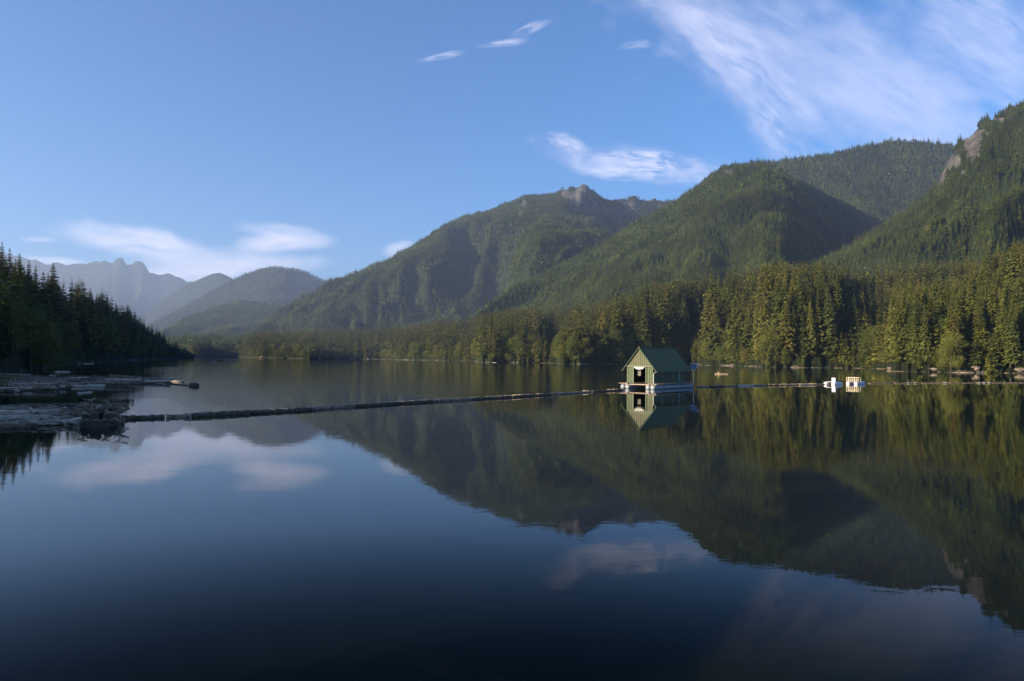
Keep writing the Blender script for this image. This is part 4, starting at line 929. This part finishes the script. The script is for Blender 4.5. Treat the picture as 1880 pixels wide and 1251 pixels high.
# ------------------------------------------------------------------ canoe with a paddler, and the far rowing boat
def hull(name, L_, beam, hgt, mat, parent=None, thick=.03):
    V, F = [], []; n, k_ = 20, 9
    for i in range(n+1):
        f = i/n; w_ = beam/2*math.sin(math.pi*min(max(f, .012), .988))**.55; sh = hgt*(1+.35*abs(2*f-1)**3)
        for j in range(k_):
            a_ = math.pi*j/(k_-1); V.append(((f-.5)*L_, w_*math.cos(a_), -.10+(sh+.10)*(1-math.sin(a_)**.6)))
    for i in range(n):
        for j in range(k_-1): F.append((i*k_+j, i*k_+j+1, (i+1)*k_+j+1, (i+1)*k_+j))
    o = MB().add(V, F).build(name, mat, parent, smooth=True); sd = o.modifiers.new('solid', 'SOLIDIFY'); sd.thickness = thick; sd.offset = 0
    return o
def paddler(loc, rz, shirt, label, arms=True):
    root = empty('person', loc); root.rotation_euler = (0, 0, rz); tag(root, label, 'person')
    J = [((0, 0, .12), .13), ((0, 0, .35), .135), ((.02, 0, .56), .15), ((.03, 0, .66), .06), ((.04, 0, .74), .07), ((.05, 0, .86), .085),
         ((.35, .10, .20), .075), ((.75, .12, .12), .055), ((.35, -.10, .20), .075), ((.75, -.12, .12), .055),
         ((.02, .20, .58), .06), ((.15, .30, .38), .045), ((.38, .22, .42), .035), ((.46, .2, .43), .028), ((.02, -.20, .58), .06), ((.18, -.28, .42), .045), ((.42, -.16, .52), .035), ((.5, -.14, .54), .028)]
    Ed = [(0, 1), (1, 2), (2, 3), (3, 4), (4, 5), (0, 6), (6, 7), (0, 8), (8, 9), (2, 10), (10, 11), (11, 12), (12, 13), (2, 14), (14, 15), (15, 16), (16, 17)]
    me = bpy.data.meshes.new('body'); me.from_pydata([j[0] for j in J], Ed, []); o = link('body', me, shirt, root, smooth=False)
    o.modifiers.new('skin', 'SKIN'); sk = me.skin_vertices[0].data
    for i, j in enumerate(J): sk[i].radius = (j[1], j[1]); sk[i].use_root = i == 0
    s_ = o.modifiers.new('sub', 'SUBSURF'); s_.levels = s_.render_levels = 1
    bm = bmesh.new(); bmesh.ops.create_uvsphere(bm, u_segments=14, v_segments=10, radius=.105); me = bpy.data.meshes.new('hair'); bm.to_mesh(me); bm.free()
    h_ = link('hair', me, M['log_end'], root); h_.location = (.035, 0, .90); h_.scale = (1, .9, .85)
    return root
canoem = plain('canoe_hull', (0.30, 0.21, 0.17), .5, .1); c3 = wpt(1325, 687.2); cn = empty('canoe', (c3.x, c3.y, 0)); cn.rotation_euler = (0, 0, R(-8)); tag(cn, 'slender pale pink canoe on the water between boathouse and headland', 'canoe')
hull('hull', 4.8, .7, .22, canoem, cn); MB().tube([(-.9, -.34, .30), (-.9, .34, .30)], .03, 6).build('seat', deckm, cn); MB().tube([(1.2, -.3, .30), (1.2, .3, .30)], .03, 6).build('thwart', deckm, cn)
sk_m = plain('paddler_clothes', (0.50, 0.46, 0.26), .8, .1)
cs, sn = math.cos(R(-8)), math.sin(R(-8)); pl_ = (c3.x-1.35*cs, c3.y-1.35*sn, .12)
paddler(pl_, R(-8), sk_m, 'seated paddler in an olive top in the stern of the pale canoe')
mb = MB(); mb.tube([(-.1, .75, .02), (.35, .2, .40), (.95, -.5, .95)], .02, 6); mb.tube([(-.1, .75, .02), (-.2, .88, -.08)], [.08, .05], 6)
o = mb.build('paddle', deckm); o.location = pl_; o.rotation_euler = (0, 0, R(-8)); tag(o, 'wooden paddle held by the canoeist', 'paddle')
make_log('drift_log', wpt(1335.5, 687.0), wpt(1340, 687.0), .22, 601, 'log_end', 'short dark stump floating just right of the pale canoe', None, z=.12)
bt = plain('boat_dark', (0.05, 0.045, 0.04), .5, .2); c4 = wpt(405, 663.8); rbt = empty('rowing_boat', (c4.x, c4.y, 0)); rbt.rotation_euler = (0, 0, R(4)); tag(rbt, 'small dark boat far out near the tip of the left shore', 'boat')
hull('hull', 4.2, 1.5, .62, bt, rbt); MB().box((0, 0, .45), (.3, 1.2, .05)).build('seat', deckm, rbt)
paddler((c4.x-.3, c4.y, .35), R(4), bt, 'tiny seated figure in the far dark boat')
c5 = wpt(394.5, 664.8); mb = MB(); mb.tube([(0, 0, -.1), (0, 0, .0), (0, 0, .35), (0, 0, .5)], [.2, .33, .33, .1], 12); o = mb.build('buoy', fm, smooth=True); o.location = (c5.x, c5.y, 0); tag(o, 'lone white buoy left of the far dark boat', 'buoy')

# ------------------------------------------------------------------ rocks and drift logs along the shore
def boulder(loc, s, seed, label, group):
    bm = bmesh.new(); bmesh.ops.create_icosphere(bm, subdivisions=3, radius=1); g_ = np.random.default_rng(seed)
    co = np.array([v.co[:] for v in bm.verts]); off = g_.uniform(0, 50, 2)
    f = 1+.45*fbm(co[:, 0]*1.3+off[0]+co[:, 2], co[:, 1]*1.3+off[1]-co[:, 2]*.7, seed, 3)
    for v, k in zip(bm.verts, f): v.co = v.co*k
    me = bpy.data.meshes.new('boulder'); bm.to_mesh(me); bm.free(); o = link('boulder', me, M['rock'], smooth=False); o.location = loc; o.scale = s; o.rotation_euler = (0, 0, g_.uniform(0, 6)); tag(o, label, 'rock', group)
def shore_pt(px_, back=0.0):
    tx = ray(px_, 670)[0]; ds = np.arange(200, 3000, 1.0); zz, _ = terrain(np.full(ds.shape, tx), ds); i = int(np.argmax(zz > 0.1)); d = ds[i]+back
    z_ = float(terrain(np.array([tx]), np.array([d]))[0][0]); return Vector((tx*d, d, max(z_, 0)))
for k, (px_, s, bk, lb) in enumerate([(1712, (2.8, 2, .8), 1, 'broad pale rock slab at the water below the right headland'), (1790, (2, 1.8, 1.5), 1, 'tall pale rock at the shore right of the broad slab'),
        (1872, (2.2, 2, 1.2), 1, 'pale rock at the water on the right edge'), (1470, (3.2, 3, 3.2), 16, 'reddish pale outcrop among the trees of the point left of the rafts'),
        (1824, (3, 2.6, 3.4), 18, 'pale outcrop among trees near the right edge'), (1346, (2, 1.6, 1.1), 0, 'white rock on the waterline above the canoe'), (1635, (2.5, 2, .9), 0, 'low grey rock at the tip of the headland'),
        (481, (7, 5, 1.6), 2, 'pale landslip rock on the far shore'), (586, (5, 4, 1.4), 0, 'white rock on the far shore, middle left'), (676, (5, 4, 1.4), 0, 'pale rock on the far shore, middle')]):
    p_ = shore_pt(px_, bk); boulder((p_.x, p_.y, p_.z+s[2]*.25), s, 700+k, lb, 'pale rocks along the shore')
g = random.Random(77)
for k in range(46):
    px_ = g.choice([g.uniform(1030, 1640), g.uniform(1645, 1880), g.uniform(560, 1020)]); p_ = shore_pt(px_, g.uniform(-1.5, .5)); L_ = g.uniform(3, 9)*(1+p_.y/1400); an = g.gauss(0, .25)
    dv = Vector((math.cos(an), math.sin(an), g.uniform(-.03, .03)))*L_/2; p_.z = .15
    z_ = 'left of the boathouse' if px_ < 1150 else ('between boathouse and rafts' if px_ < 1500 else ('in the shaded cove' if px_ < 1640 else 'below the right headland'))
    make_log('shore_log', p_-dv, p_+dv, .13*(1+p_.y/900), 800+k, ('driftwood_pale', 'driftwood', 'driftwood')[k % 3], 'drift log lying on the waterline %s' % z_, 'drift logs on the shore %s' % z_, rough=.2, n=8, seg=6)
